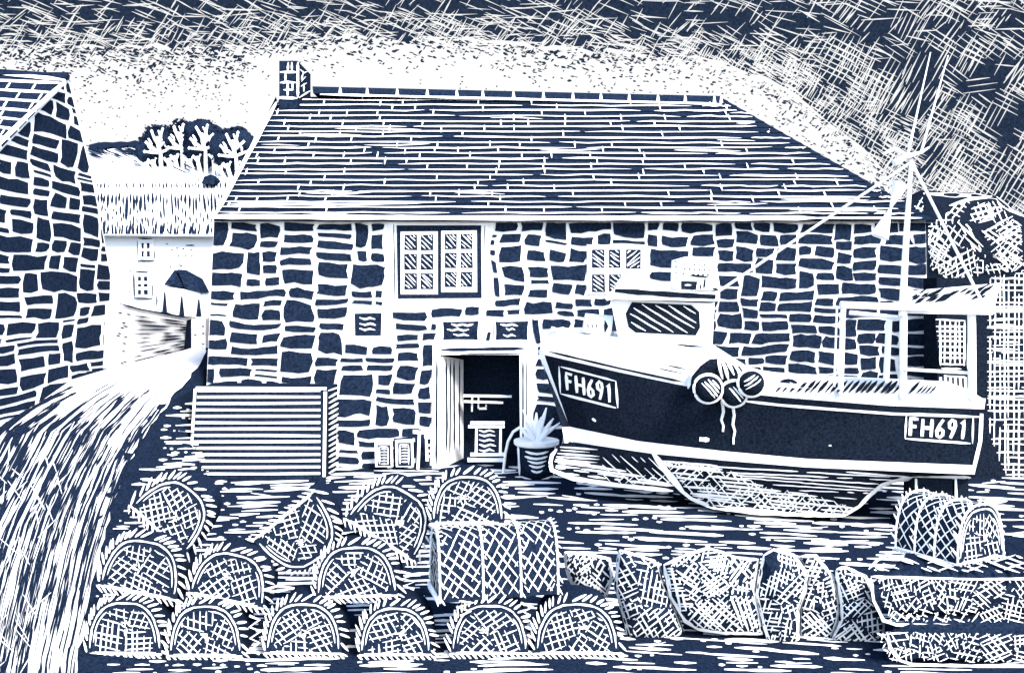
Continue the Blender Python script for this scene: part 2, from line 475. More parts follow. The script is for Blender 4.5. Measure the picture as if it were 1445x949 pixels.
# ------------------------------------------------------------------ the stone net store (barn)
YW = 16.0
W = front(YW)
def build_barn():
    barn = thing('stone_barn', at(800, 660, YW), 'long low dark stone building with slate hipped roof and white mortar', 'building')
    mb = MB()
    # mortar face, left of the door, right of it and above it
    for pl in ([(302, 308), (622, 308), (622, 690), (285, 690)], [(738, 308), (1306, 309), (1313, 690), (738, 690)], [(622, 308), (738, 308), (738, 500), (622, 500)]):
        mb.face(W, pl, 1)
    # reveal and lobby of the doorway
    a0, a1 = at(622, 500, YW), at(738, 500, YW)
    yb_ = YW+1.3
    mb.box(a0.x-.25, a0.x-.22, YW+.02, yb_, 0, a0.z+.1, 0); mb.box(a1.x, a1.x+.05, YW+.02, yb_, 0, a0.z+.1, 0)
    mb.box(a0.x-.25, a1.x, yb_, yb_+.05, 0, a0.z+.1, 0); mb.box(a0.x-.25, a1.x, YW+.02, yb_, a0.z+.02, a0.z+.08, 0)
    mb.box(a0.x-.25, a1.x, YW+.02, yb_, -.05, .006, 0)
    xl, xr = -4.80, 6.78
    mb.box(xl-.02, xl+.3, YW+.02, 24, -.1, 4.05, 0); mb.box(xr-.3, xr, YW+.02, 24, -.1, 4.0, 0); mb.box(xl+.3, xr-.3, 23.7, 24, -.1, 4.05, 0)
    mb.poly([(xl, YW, 4.05), (xl, 20, 6.8), (xl, 24, 4.05)], 0)
    region = [(303, 312), (1305, 313), (1312, 690), (286, 690)]
    blocks = [(546, 312, 694, 429), (830, 346, 911, 418), (612, 484, 752, 692), (494, 434, 547, 482), (616, 448, 682, 484), (692, 448, 750, 484)]
    mort = lambda x: 6.2 if x < 760 else (5.6 if x < 960 else 3.9)
    stonework(mb, W, region, blocks, 6.9, 8.6, mort, .02)
    mb.slab(W, [(586, 617), (609, 615), (609, 653), (587, 655)], .02, 0); mb.slab(W, [(556, 618), (582, 616), (582, 656), (556, 657)], .02, 0)
    mb.build('wall', [INK, PAPER], barn)
    # roof
    rp0, rp1, rp2 = at(303, 310, 15.85), at(1320, 311, 15.85), at(395, 141, 20.0)
    S = plane3(rp0, rp1, rp2)
    rb = MB()
    outline = [(394, 141), (440, 132), (1020, 139), (1321, 311), (302, 309)]
    o3 = [S(x, y) for x, y in outline]
    nrm = (S(700, 250, 1)-S(700, 250, 0))
    # slate courses, each a thin tilted strip
    rows = [136+(310-136)*(k/23)**1.02 for k in range(24)]
    lx = lambda y: 394+(302-394)*(y-141)/(309-141)
    rx = lambda y: 1020+(1321-1020)*(y-139)/(311-139)
    for y0, y1 in zip(rows, rows[1:]):
        rb.poly([S(lx(y0), y0, -.01), S(rx(y0), y0, -.01), S(rx(y1), y1, .012), S(lx(y1), y1, .012)], 0)
        rb.poly([S(lx(y1), y1, .012), S(rx(y1), y1, .012), S(rx(y1), y1, -.02), S(lx(y1), y1, -.02)], 0)
    test = lambda p: inside(p, outline)
    pieces = lambda: None
    for y in rows[1:-1]:
        x = lx(y)+3; end = rx(y)-U(2, 26)
        sl = U(-.002, .006)
        while x < end:
            full = R()
            l = U(160, 520) if x < 900 else U(60, 240)
            x2 = min(end, x+l)
            pts = [(x+(x2-x)*k/8, y+sl*(x+(x2-x)*k/8-700)*.6+U(-.9, .9)) for k in range(9)]
            rb.stroke(S, pts, U(1.4, 2.35), 1, .03, step=20, jit=.25, e0=.15, e1=.15)
            if R() < .32:
                xa = U(x, x2); xb = min(end, xa+U(40, 180)); oy = U(3, 4.4)*rnd.choice([-1, 1])
                rb.stroke(S, [(xa, y+oy), ((xa+xb)/2, y+oy+U(-.8, .8)), (xb, y+oy*.6)], U(1.3, 2.2), 1, .034, step=20, e0=.1, e1=.1)
            x = x2+U(4, 22)
        # butt joints
        x = lx(y)+U(10, 60)
        while x < end-10:
            lean = (700-x)/700*5.5
            if R() < .62: rb.stroke(S, [(x+lean, y-8.6+U(-1, 1)), (x-lean*.3, y+U(-1, 2))], 2.2, 1, .036, step=6)
            x += U(28, 85) if x < 900 else U(50, 130)
    # white verge and eaves lines
    rb.stroke(S, [(391, 146), (303, 309)], 6, 1, .042, step=20)
    rb.stroke(S, [(302, 309), (700, 311), (1150, 311)], 6.5, 1, .045, step=25, e0=.9)
    rb.stroke(S, [(1150, 311), (1300, 311)], 3, 1, .045, step=25)
    # hip and back slopes, soffit
    e0, e1 = Vector((-4.9, 15.85, rp0.z)), S(1321, 311)
    r1 = S(1020, 139); r0 = S(394, 141); r1b = r1+Vector((0, .05, 0))
    eb0, eb1 = Vector((e0.x, 24.2, e0.z)), Vector((e1.x, 24.2, e1.z))
    rb.poly([r1, e1, eb1], 0); rb.poly([r0, r1, eb1, eb0], 0)
    rb.poly([e0+Vector((0, 0, -.03)), e1+Vector((0, 0, -.03)), eb1+Vector((0, 0, -.03)), eb0+Vector((0, 0, -.03))], 1)
    roof = rb.build('roof', [SLATE, PAPER], barn)
    # ridge tiles
    tb = MB(); x = 440.0
    ry = lambda x: 122+(x-440)*13.5/575
    while x < 1016:
        x2 = min(1018, x+U(36, 44)); Yr = 20.0
        a, b = at(x+.8, ry(x), Yr), at(x2-1.2, ry(x2), Yr)
        c, d = at(x2-1.2, ry(x2)+9.5, Yr-.16), at(x+1.8, ry(x)+9.5, Yr-.16)
        tb.prism([a, b, c, d], (0, .5, 0), 0)
        tb.prism([at(x2-1.5, ry(x2)+1, Yr-.02), at(x2+.9, ry(x2)+1, Yr-.02), at(x2+2.3, ry(x2)+9.5, Yr-.18), at(x2-2.3, ry(x2)+9.5, Yr-.18)], (0, .4, 0), 1)
        x = x2
    tb.stroke(front(19.8), [(452, 133.5), (1018, 147)], 3.0, 1, .03, step=25)
    tb.build('ridge_tiles', [SLATE, PAPER], roof)
    # chimney
    cb = MB(); Yc = 19.5
    ca, cbx = at(394, 86, Yc), at(420, 86, Yc)
    zb = at(394, 142, Yc).z
    cb.box(ca.x, cbx.x, Yc, 20.75, zb-.4, ca.z, 0)
    C = front(Yc); sx = cbx.x
    SP = plane((sx, Yc, 5), (1, 0, 0))
    for pts in ([(395, 102), (420, 102)], [(395, 117), (405, 116), (419, 117)], [(406, 102), (407, 88)], [(412, 88), (412, 102)], [(403, 103), (403, 116)], [(413, 116), (413, 127), (400, 127)], [(406, 117), (406, 137)]):
        cb.stroke(C, pts, 3, 1, .01, step=5)
    cb.stroke(C, [(420.5, 88), (420.5, 138)], 3.5, 1, .016, step=6)
    cb.stroke(C, [(392, 138), (420, 139)], 4, 1, .02, step=6)
    for pts in ([(423, 98), (428, 103), (433, 101)], [(427, 103), (424, 115), (431, 108)], [(424, 122), (432, 117)], [(428, 119), (428, 130)], [(421, 138), (437, 128)]):
        cb.stroke(SP, pts, 2.6, 1, .01, step=5)
    cb.build('chimney', [INK, PAPER], roof)
    # big casement window
    wb = MB()
    def ring(mb, x0, y0, x1, y1, t, m, off, th):
        for q in ((x0, y0, x1, y0+t), (x0, y1-t, x1, y1), (x0, y0+t, x0+t, y1-t), (x1-t, y0+t, x1, y1-t)):
            mb.slab(W, [(q[0], q[1]), (q[2], q[1]), (q[2], q[3]), (q[0], q[3])], th, m, off)
    wb.slab(W, [(549, 314), (689, 314), (690, 427), (551, 427)], .03, 1)
    wb.slab(W, [(560, 318), (679, 318), (680, 420), (562, 421)], .015, 0, .03)
    wb.stroke(W, [(556, 316), (558, 424)], 1.6, 0, .036, step=10); wb.stroke(W, [(684, 318), (685, 424)], 1.2, 0, .036, step=10)
    win = wb.build('window', [WOODI, PAINT], barn)
    for (x0, y0, x1, y1) in ((566, 327, 618, 415), (623, 326, 673, 412)):
        cb = MB(); cb.slab(W, [(x0, y0), (x1, y0+U(-1, 1)), (x1+U(-1, 1), y1), (x0, y1)], .012, 1, .048)
        case = cb.build('casement', [WOODI, PAINT], win)
        pb = MB(); cw = (x1-x0-6)/2; ch = (y1-y0-6)/3
        for i in range(2):
            for j in range(3):
                a, b = x0+5+i*cw, y0+4+j*ch; c, d = a+cw-5, b+ch-5
                q = [(a+U(-.6, .6), b+U(-.6, .6)), (c, b), (c+U(-.6, .6), d), (a, d+U(-.6, .6))]
                pb.face(W, q, 0, .063)
                pb.hatch(W, lambda p: a+1 < p[0] < c-1 and b+1 < p[1] < d-1, (a, b, c, d), .8, 4.6, 1.7, 1, off=.066, minlen=4, sj=.3, aj=.1)
        pb.build('pane', [WOODI, PAINT], case)
    # small window behind the wheelhouse
    wb = MB(); wb.slab(W, [(828, 345), (911, 346), (912, 416), (829, 415)], .03, 1)
    win = wb.build('window', [WOODI, PAINT], barn)
    pb = MB()
    for (a, b, c, d) in ((835, 352, 853, 378), (859, 352, 875, 378), (883, 352, 904, 379), (835, 387, 853, 412), (859, 387, 876, 411), (891, 389, 907, 402)):
        pb.face(W, [(a, b), (c, b), (c+U(-1, 1), d), (a, d)], 0, .034)
        pb.hatch(W, lambda p: a+1 < p[0] < c-1 and b+1 < p[1] < d-1, (a, b, c, d), .6 if a < 880 else -.7, 5, 1.9, 1, off=.038, minlen=4, sj=.3, aj=.1)
    pb.build('pane', [WOODI, PAINT], win)
    # door frame, lintel
    db = MB()
    db.slab(W, [(617, 486), (752, 485), (746, 500), (622, 500)], .06, 1)
    db.stroke(W, [(623, 493), (740, 491)], 4.5, 0, .066, step=14)
    db.stroke(W, [(650, 499), (742, 498)], 1.5, 0, .066, step=14)
    db.slab(W, [(733, 500), (747, 500), (747, 661), (734, 661)], .05, 1)
    db.stroke(W, [(738, 506), (738, 658)], 2.2, 0, .056, step=14); db.stroke(W, [(743, 504), (743, 658)], 1.4, 0, .056, step=14)
    db.slab(W, [(611, 500), (622, 500), (622, 661), (610, 661)], .05, 1)
    db.stroke(W, [(617, 506), (616, 656)], 2.6, 0, .056, step=14)
    fr = db.build('door_frame', [WOODI, PAINT], barn)
    db = MB()
    h0, h1 = at(622, 502, YW+.02), at(651, 507, YW+.9)
    DL = plane((h0.x, h0.y, 0), ((h1-h0).cross(Vector((0, 0, 1)))))
    leaf = [(622, 502), (651, 507), (651, 646), (622, 660)]
    db.slab(DL, leaf, .04, 1)
    for x in (626, 632, 637, 645): db.stroke(DL, [(x, 506), (x+U(-1, 1), 600), (x+U(-1, 1), 648-U(0, 20))], U(1.2, 2.4), 0, .046, step=12, e0=.1, e1=.1)
    db.build('door', [WOODI, PAINT], barn)

    # things on and by the wall
    def sign(label, x0, y0, x1, y1, rowsq, frame=False):
        s = MB()
        if frame: s.slab(W, [(x0-4, y0-4), (x1+4, y0-5), (x1+4, y1+4), (x0-3, y1+4)], .03, 1)
        s.slab(W, [(x0, y0), (x1, y0-1), (x1-1, y1), (x0+1, y1)], .045, 0)
        squiggles(s, W, rowsq, 2.8, 1, .05)
        if not frame:
            s.stroke(W, [(x0, y0), (x1, y0-1)], 1.8, 1, .052, step=8); s.stroke(W, [(x0+1, y1), (x1-1, y1)], 2.5, 1, .052, step=8)
            s.stroke(W, [(x0+.5, y0), (x0+1, y1)], 2.5, 1, .053, step=8); s.stroke(W, [(x1, y0), (x1-1, y1)], 2.5, 1, .053, step=8)
        tag(s.build('sign', [WOODI, PAINT]), label, 'sign', 'signs on the stone wall')
    sign('small square framed notice with wavy lines on the stone wall above the slatted bin', 501, 442, 539, 473, [(508, 530, 449), (508, 531, 457), (508, 530, 464)], True)
    sign('wide dark board with wavy white lines above the open plank door leaf', 624, 453, 676, 480, [(637, 668, 458), (631, 662, 465), (640, 662, 472)])
    sign('narrower dark board with wavy white lines above the right door post', 698, 453, 746, 480, [(706, 731, 458), (714, 727, 464), (710, 728, 473)])

    # slatted bin against the wall
    bn = thing('slatted_bin', at(370, 672, 15.0), 'large dark slatted timber bin standing against the stone wall', 'bin')
    b = MB(); Yb = 15.02; B = front(Yb)
    pa, pb_, pc, pd = at(277, 548, Yb), at(461, 550, Yb), at(458, 676, Yb), at(268, 676, Yb)
    b.prism([pa, pb_, Vector((pc.x, Yb, .003)), Vector((pd.x, Yb, .003))], (0, .95, 0), 0)
    bn_body = b.build('case', [WOODI, PAINT], bn)
    b = MB(); y = 549.0; k = 0
    while y < 672:
        sl = U(-.8, 1.2)
        b.slab(B, [(279-(y-549)*.07, y), (370, y+U(-.5, .7)), (452, y+sl), (452, y+sl+3.4), (370, y+3.6), (279-(y-549)*.07, y+3.6)], .012, 1)
        y += 9.0
    b.slab(B, [(274, 548), (277.5, 548), (269.5, 676), (266, 676)], .02, 1); b.slab(B, [(457, 552), (461.5, 552), (459.5, 672), (455.5, 672)], .02, 1)
    b.slab(B, [(277, 545), (461, 546), (461, 549.5), (277, 549)], .02, 1)
    b.build('slats', [WOODI, PAINT], bn)
    b = MB(); SX = plane((pb_.x, Yb, 1), (1, 0, 0)); y = 556.0
    while y < 672:
        b.stroke(SX, [(463, y+5), (478, y-4)], 3.2, 1, .008, step=5)
        y += 7.6
    b.stroke(SX, [(479.5, 546), (479, 656)], 2.4, 1, .01, step=10); b.stroke(SX, [(462, 551), (480, 545)], 2.5, 1, .01, step=6)
    b.build('end_slats', [WOODI, PAINT], bn)

    # leaning frames
    def frame(label, x0, y0, x1, y1, lean):
        Y = 15.72; f = MB(); S2 = plane(at(x0, y1, Y), (0, -1, .12))
        f.slab(S2, [(x0, y0), (x1, y0-1), (x1+1, y1), (x0+1, y1)], .03, 1)
        f.face(S2, [(x0+4, y0+4), (x1-3, y0+4), (x1-2, y1-1), (x0+4, y1-1)], 0, .034)
        w = x1-x0
        if w > 14:
            f.stroke(S2, [(x0+6.5, y0+7), (x0+7, y1-4)], 2.4, 1, .04, step=6); f.stroke(S2, [(x0+6, y0+7), (x1-6, y0+7)], 2.4, 1, .041, step=6)
            y = y0+10
            while y < y1-3: f.stroke(S2, [(x0+9, y), (x1-6, y)], 2.0, 1, .042, step=5); y += 4.2
            f.stroke(S2, [(x1-6, y0+8), (x1-6, y1-3)], 1.8, 1, .043, step=6)
        tag(f.build('leaning_frame', [WOODI, PAINT]), label, 'frame', 'small frames leaning on the wall')
    frame('first small white laddered frame leaning on the wall, next to the slatted bin', 529, 623, 554, 658, 0)
    frame('second small white laddered frame leaning on the wall, between two others', 558, 620, 583, 658, 0)
    f = MB(); S2 = front(15.72)
    f.slab(S2, [(583, 606), (612, 609), (612, 613), (583, 611)], .03, 1); f.slab(S2, [(590, 611), (594, 611), (592, 661), (588, 661)], .03, 1)
    f.slab(S2, [(599, 616), (612, 614), (612, 618), (600, 619)], .025, 1); f.slab(S2, [(600, 619), (603, 619), (605, 650), (601, 650)], .025, 1); f.slab(S2, [(608, 618), (611, 618), (611, 656), (607, 656)], .025, 1)
    for y in (626, 634, 642): f.slab(S2, [(603, y), (611, y), (611, y+3), (603, y+3)], .02, 1)
    tag(f.build('leaning_frame', [WOODI, PAINT]), 'tall spindly white frame beside the open door leaf', 'frame', 'small frames leaning on the wall')
    # shelf and board in the doorway
    S3 = front(16.55); f = MB()
    f.slab(S3, [(654, 556), (722, 557), (722, 559.5), (654, 558.5)], .12, 1); f.slab(S3, [(655, 564), (710, 566), (710, 568), (655, 566.5)], .12, 1)
    f.slab(S3, [(665, 557), (668, 557), (667, 580), (665, 580)], .03, 1); f.slab(S3, [(674, 560), (676.5, 560), (676, 577), (674, 577)], .03, 1); f.slab(S3, [(674, 575), (687, 574), (687, 577), (674, 577)], .03, 1); f.slab(S3, [(685, 570), (687, 570), (687, 576), (685, 576)], .03, 1)
    tag(f.build('shelf', [WOODI, PAINT]), 'thin white shelf rails inside the dark doorway', 'shelf')
    t = thing('lettered_stand', at(688, 650, 16.1), 'small dark stand with wavy white lines in the doorway', 'stand')
    S3 = front(16.1); f = MB()
    f.slab(S3, [(672, 602), (704, 602), (704, 646), (672, 646)], .05, 0); squiggles(f, S3, [(676, 698, 607), (676, 699, 613), (676, 698, 620), (676, 700, 627), (676, 698, 634)], 3.0, 1, .056)
    f.build('panel', [WOODI, PAINT], t)
    f = MB()
    for q in ((664, 594, 712, 597.5), (661, 599, 712, 602.5), (664, 638, 713, 642), (660, 645, 712, 650)):
        f.slab(S3, [(q[0], q[1]), (q[2], q[1]), (q[2], q[3]), (q[0], q[3])], .09, 1)
    for x in (671, 705): f.slab(S3, [(x, 603), (x+3, 603), (x+3, 638), (x-1, 638)], .07, 1)
    f.build('frame', [WOODI, PAINT], t)
    # pot plant
    c = at(757, 668, 15.35); c.z = 0
    p = thing('potted_plant', c, 'spiky white-leaved plant in a round dark banded pot beside the door', 'plant')
    s = 15.35/F
    f = MB(); f.lathe(c, [(0, 0.01), (23*s, .01), (25*s, 12*s), (28*s, 36*s), (30*s, 46*s), (30*s, 47*s)], 0, 28)
    def cyl(px, py, off=0.0):
        x = (px-757)*s; z = (668-py)*s; r = 24*s+z*.12+off+.006; xx = max(-r*.98, min(r*.98, x))
        return Vector((c.x+xx, c.y-math.sqrt(r*r-xx*xx), z))
    for k, (x0, x1, y) in enumerate([(741, 773, 629), (740, 772, 636), (744, 770, 642), (746, 768, 648), (749, 765, 655)]):
        f.stroke(cyl, [(x0, y), (x0+(x1-x0)*.25, y+2), ((x0+x1)/2, y+2.8), (x0+(x1-x0)*.75, y+2), (x1, y)], 3.2, 1, .004, step=4)
    for x in (731, 783): f.stroke(cyl, [(x+(2 if x < 750 else -2), 665), (x, 622)], 3.0, 1, .004, step=6)
    f.stroke(cyl, [(735, 666), (757, 671), (779, 665)], 3, 1, .004, step=5)
    f.build('pot', [WOODI, PAINT], p, True)
    f = MB(); f.lathe(c, [(30*s, 44*s), (32*s, 46*s), (32*s, 51*s), (27*s, 52*s), (0, 50*s)], 0, 28)
    f.build('rim', [PAINT], p)
    f = MB()
    for (x, y, w) in ((738, 578, 6), (748, 585, 7), (771, 575, 7), (781, 590, 6), (790, 596, 5), (742, 598, 8), (764, 588, 8), (757, 582, 8), (775, 605, 8), (735, 606, 6)):
        a = Vector((c.x+U(-.04, .04), c.y+U(-.1, .05), 48*s)); b2 = at(x, y, 15.35+U(-.2, .2))
        f.spindle(a, b2, w*s*1.05, 0, 6)
    f.build('leaves', [PAINT], p, True)
    h = MB(); h.tube([Vector((at(710, 655, 15.6).x, 15.6, .0)), at(713, 640, 15.6), at(717, 622, 15.6), at(724, 609, 15.6), at(733, 603, 15.5), at(742, 606, 15.42)], .024, 0, 7)
    tag(h.build('hose', [PAINT], None, True), 'thin white hose rising from the doorway to the plant pot', 'hose')

# ------------------------------------------------------------------ left building
def build_left():
    t = thing('gable_building', Vector((-7.2, 14, 1.2)), 'stone building with sloping slate roof cut off by the left edge, gable towards the lane', 'building')
    G = lambda u, v, off=0.0: Vector((-7+off, u/43.0, -v/93.0))
    yz = [(15.5, 6.28), (16.42, 4.83), (17.17, 3.13), (17.12, 2.6), (17.0, .9), (11.0, .6), (11.0, 3.25)]
    reg = [(a*43.0, -b*93.0) for a, b in yz]
    mb = MB()
    mb.prism([G(u, v) for u, v in reg], (-6, 0, 0), 1)
    stonework(mb, G, [(a*43.0-(2 if a > 15.6 else 0), -b*93.0+(9 if b > 3.2 else 0)) for a, b in yz], [], 5.7, 8.8, lambda x: 5.0, .010)
    mb.build('wall', [INK, PAPER], t)
    # roof slope towards the yard
    ra = Vector((-6.985, 15.5, 6.31)); rbv = Vector((-6.985, 11.0, 6.31-.676*4.5))
    S = plane3(ra, rbv, ra+Vector((-3, 0, 0)))
    rm = MB()
    nv = Vector((0, -.56, .828))
    rm.prism([ra+nv*.02, rbv+nv*.02, rbv+nv*.02+Vector((-6.2, 0, 0)), ra+nv*.02+Vector((-6.2, 0, 0))], -nv*.08, 0)
    tri = [(-260, 110), (91, 119), (-260, 490)]
    y = 117.0; k = 0
    while y < 300:
        xr = 91-(y-119)*.93-4
        rm.stroke(S, [(-150, y-6.5+U(-1, 1)), (-60, y-3+U(-.8, .8)), (0, y-1), (xr*.5, y+1), (xr, y+3)], 3.6, 1, .03, step=14, e1=.5)
        x = -150+U(0, 20)
        while x < xr-14:
            yy = y+(x-40)*.045
            if R() < .85: rm.stroke(S, [(x+5, yy+2.5), (x-3, yy+14)], 3.0, 1, .032, step=5)
            x += U(20, 38)
        y += 13.2
    rm.stroke(S, [(93, 117), (45, 162), (0, 206), (-60, 268), (-130, 345)], 6, 1, .036, step=20)
    rm.stroke(S, [(-150, 100), (0, 106), (93, 116)], 5, 1, .036, step=20)
    # far slope
    fa = Vector((-7.02, 15.5, 6.28)); fb = Vector((-7.02, 17.17, 3.13))
    rm.prism([fa, fb, fb+Vector((-6.1, 0, 0)), fa+Vector((-6.1, 0, 0))], (0, .02, .011), 0)
    roof = rm.build('roof', [SLATE, PAPER], t)
    r = MB(); r.prism([at(-150, 87, 15.4), at(94, 104, 15.4), at(93, 111, 15.35), at(-150, 97, 15.35)], (0, .12, 0), 0)
    r.build('ridge', [SLATE, PAPER], roof)

# ------------------------------------------------------------------ cottage, garden wall, hill, trees
def build_far():
    # hill
    mb = MB()
    sk = [(-700, 215), (-200, 214), (60, 211), (128, 207), (200, 201), (260, 197), (355, 190), (500, 200), (760, 260), (1000, 330), (1250, 380), (1500, 395)]
    rows = []
    for k in range(11):
        f = k/10; Y = 42+(95-42)*f
        rows.append([Vector((at(x, y, 95).x*(1 if f > .5 else 1), Y, 1.2+(at(x, y, 95).z-1.2)*(f**.85))) for x, y in sk])
    back = [v+Vector((0, 60, -v.z)) for v in rows[-1]]
    mb.grid(rows+[back], 0)
    H = plane3(rows[2][3], rows[9][3], rows[9][6])
    for _ in range(60):
        x, y = U(118, 215), 0; y = 208+(x-128)*.02+abs(rnd.gauss(0, 7)); l = U(8, 26)
        mb.stroke(H, [(x, y), (x+l, y+l*.42)], U(1.2, 3.0), 1, .25, step=8, spread=.05, e0=.1, e1=.1)
    mb.stroke(H, [(126, 209), (160, 207), (202, 205)], 7, 1, .2, step=10, jit=.4)
    for (x, y, l) in ((243, 239, 22), (258, 235, 20), (225, 230, 9), (188, 230, 8), (210, 235, 5), (157, 231, 5), (262, 243, 8), (200, 222, 20), (215, 220, 16), (330, 245, 10)):
        mb.stroke(H, [(x, y), (x+l, y+l*.5)], 2.0, 1, .25, step=6)
    tag(mb.build('hill', [PAPER, FARI]), kind='structure')
    # trees
    labs = ['leftmost leafy tree of the clump, crown leaning to the open field', 'second tree of the hilltop clump, narrow and tall', 'third tree of the hilltop clump, broad rounded crown with forked white limbs', 'rightmost tree of the hilltop clump, half behind the roof']
    for i, (cx, cy, rx, ry, by) in enumerate([(224, 208, 29, 34, 240), (254, 202, 24, 35, 243), (287, 203, 29, 35, 246), (330, 213, 30, 35, 251)]):
        Y = (75.5, 74.5, 73, 71)[i]; c = at(cx, cy, Y); s = Y/F
        t = thing('tree', at(cx, by, Y), labs[i], 'tree', 'trees on the hilltop')
        m = MB()
        # lobed core and leaf clumps
        for k in range(9):
            a = 2*math.pi*k/9; q = .52 if k else 0
            p = c+Vector((math.cos(a)*rx*q*s, U(-.3, .3)*rx*s, math.sin(a)*ry*q*s))
            rr = rx*U(.46, .62)*s; seg = 12
            m.grid([[p+Vector((math.sin(th)*math.cos(ph), math.sin(th)*math.sin(ph)*.7, math.cos(th)))*rr*(1+.13*noise.noise(p+Vector((math.cos(ph)*2, math.sin(ph)*2, th*2)))) for ph in [2*math.pi*j/seg for j in range(seg)]] for th in [math.pi*j/8+.001 for j in range(9)]], 0, closed=True)
        for _ in range(420):
            a = U(0, 2*math.pi); th = math.acos(U(-1, 1)); q = U(.8, 1.04)
            p = c+Vector((math.sin(th)*math.cos(a)*rx*q*s, math.sin(th)*math.sin(a)*rx*.7*q*s, math.cos(th)*ry*q*s))
            e = Vector((U(-1, 1), U(-1, 1), U(-1, 1))).normalized()*U(2, 4.4)*s; g = e.cross(Vector((U(-1, 1), U(-1, 1), U(-1, 1)))).normalized()*U(1.5, 3)*s
            m.poly([p-e, p+g, p+e, p-g], 0)
        m.build('crown', [FARI], t)
        m = MB(); Yf = Y-rx*.8*s
        def limb(a, b, w): m.tube([at(a[0], a[1], Yf), at((a[0]+b[0])/2+U(-1.5, 1.5), (a[1]+b[1])/2, Yf-.1), at(b[0], b[1], Yf)], [w*s*.5, w*s*.55, w*s*.4], 0, 6)
        limb((cx+4, by), (cx+3, cy+8), 5); limb((cx+3, cy+10), (cx-2, cy-15), 4.6)
        for (dx, dy, w) in ((-16, -7, 3.8), (-9, -23, 4), (12, -13, 4), (5, -26, 3.8), (18, 0, 3.6), (-18, 6, 3.6)): limb((cx+1, cy+8-(abs(dy) > 9)*9), (cx+dx*rx/26, cy+dy), w); limb((cx+dx*.55*rx/26, cy+dy*.55), (cx+dx*.6*rx/26-4, cy+dy*.6-8), 2.8); m.lathe(at(cx+dx*rx/26, cy+dy, Yf), [(0, -2.6*s), (2.4*s, 0), (0, 2.6*s)], 0, 6)
        for (dx, dy) in ((-18, 26), (-8, 22), (12, 20), (19, 16)):
            limb((cx+dx*.8*rx/26+4, by+1), (cx+dx*rx/26, cy+dy-4), 5); limb((cx+dx*rx/26+1, cy+dy+3), (cx+dx*rx/26-6, cy+dy-5), 4); limb((cx+dx*rx/26+1, cy+dy+3), (cx+dx*rx/26+5, cy+dy-7), 4)
        m.build('trunk', [PAPER], t)
    # cottage
    Y = 30.0; A = front(Y)
    t = thing('cottage', at(222, 472, Y), 'white thatched cottage with two small windows at the end of the lane', 'house')
    m = MB(); a, b = at(120, 325, Y), at(330, 480, Y)
    m.prism([at(120, 330, Y), at(330, 332, Y), at(330, 478, Y), at(120, 478, Y)], (0, 5, 0), 0)
    for (x, y) in ((236, 344), (243, 352), (250, 350), (256, 360), (252, 361), (259, 351), (262, 360), (271, 361), (270, 352), (241, 376), (247, 390), (183, 411), (184, 382), (222, 424), (240, 360)):
        m.stroke(A, [(x-1.2, y), (x+1.6, y)], 2.6, 1, .02, step=2)
    for pts in ([(262, 346), (275, 346)], [(222, 414), (221, 432)], [(252, 373), (259, 376)]): m.stroke(A, pts, 1.8, 1, .02, step=4)
    m.build('wall', [PAPER, FARI], t)
    # thatch
    e0, e1, r0 = at(100, 330, Y-.4), at(330, 333, Y-.4), at(100, 253, Y+2.5)
    S = plane3(e0, e1, r0)
    m = MB(); m.prism([S(110, 331), S(320, 333), S(320, 254), S(110, 254)], (0, .5, -.05), 1)
    m.poly([S(110, 254), S(320, 254), Vector((S(320, 254).x, Y+5.4, S(320, 333).z)), Vector((S(110, 254).x, Y+5.4, S(320, 333).z))], 1)
    x = 138.0
    while x < 318:
        m.stroke(S, [(x+U(-1, 1), 257+U(0, 2)), (x+U(0, 2), 267)], U(1.2, 3), 0, .02, step=5)
        y0 = 274+U(-2, 3)
        ln = U(12, 40); le = U(-1, 2)+(222-x)*-.02
        m.stroke(S, [(x+1, y0), (x+1+le, y0+ln)], U(2.6, 5), 0, .022, step=7, e1=.1)
        y1 = y0+ln+U(1, 5)
        while y1 < 322:
            l2 = U(5, 18); m.stroke(S, [(x+U(0, 3), y1), (x+U(0, 4), min(330, y1+l2))], U(1.5, 3.6), 0, .024, step=5, e0=.1); y1 += l2+U(1, 5)
        if R() < .8: m.stroke(S, [(x+U(-1, 2), 331), (x+U(-1, 3), 331-U(8, 20))], U(2.5, 4.2), 0, .026, step=5, e0=1, e1=.05)
        x += U(4.2, 6.4)
    pts = [(132+14*k, 270+(2.2 if k % 2 else -1)+k*.15) for k in range(15)]
    m.stroke(S, pts, 4.6, 1, .035, step=5)
    roof = m.build('roof', [FARI, PAPER], t)
    m = MB(); c0 = at(292, 258, Y+2.2)
    m.prism([at(284, 259, Y+1.9), at(288, 249, Y+1.9), at(297, 246, Y+1.9), at(304, 253, Y+1.9), at(302, 260, Y+1.9)], (0, .6, 0), 0)
    m.stroke(front(Y+1.9), [(281, 252), (280, 256)], 3, 0, .02, step=3); m.build('chimney', [FARI], roof)
    for (x0, y0, x1, y1, nr) in ((195, 337, 218, 367, 2), (190, 384, 215, 420, 3)):
        m = MB(); m.slab(A, [(x0, y0), (x1, y0), (x1, y1), (x0, y1)], .06, 0)
        m.stroke(A, [(x0+2, y0-.5), (x1-2, y0)], 2, 1, .07, step=5); m.stroke(A, [(x0+1, y1), (x1+2, y1+1)], 2, 1, .07, step=5)
        m.stroke(A, [(x0, y0+2), (x0+1, y1)], 2.4 if nr == 3 else 1, 1, .07, step=5); m.stroke(A, [(x1+1, y0+15), (x1+1, y1)], 1.8, 1, .07, step=5)
        wf = m.build('window', [PAINT, FARI], t); m = MB()
        m.face(A, [(x0+6, y0+6), (x1-6, y0+6), (x1-5, y1-5), (x0+6, y1-5)], 0, .075)
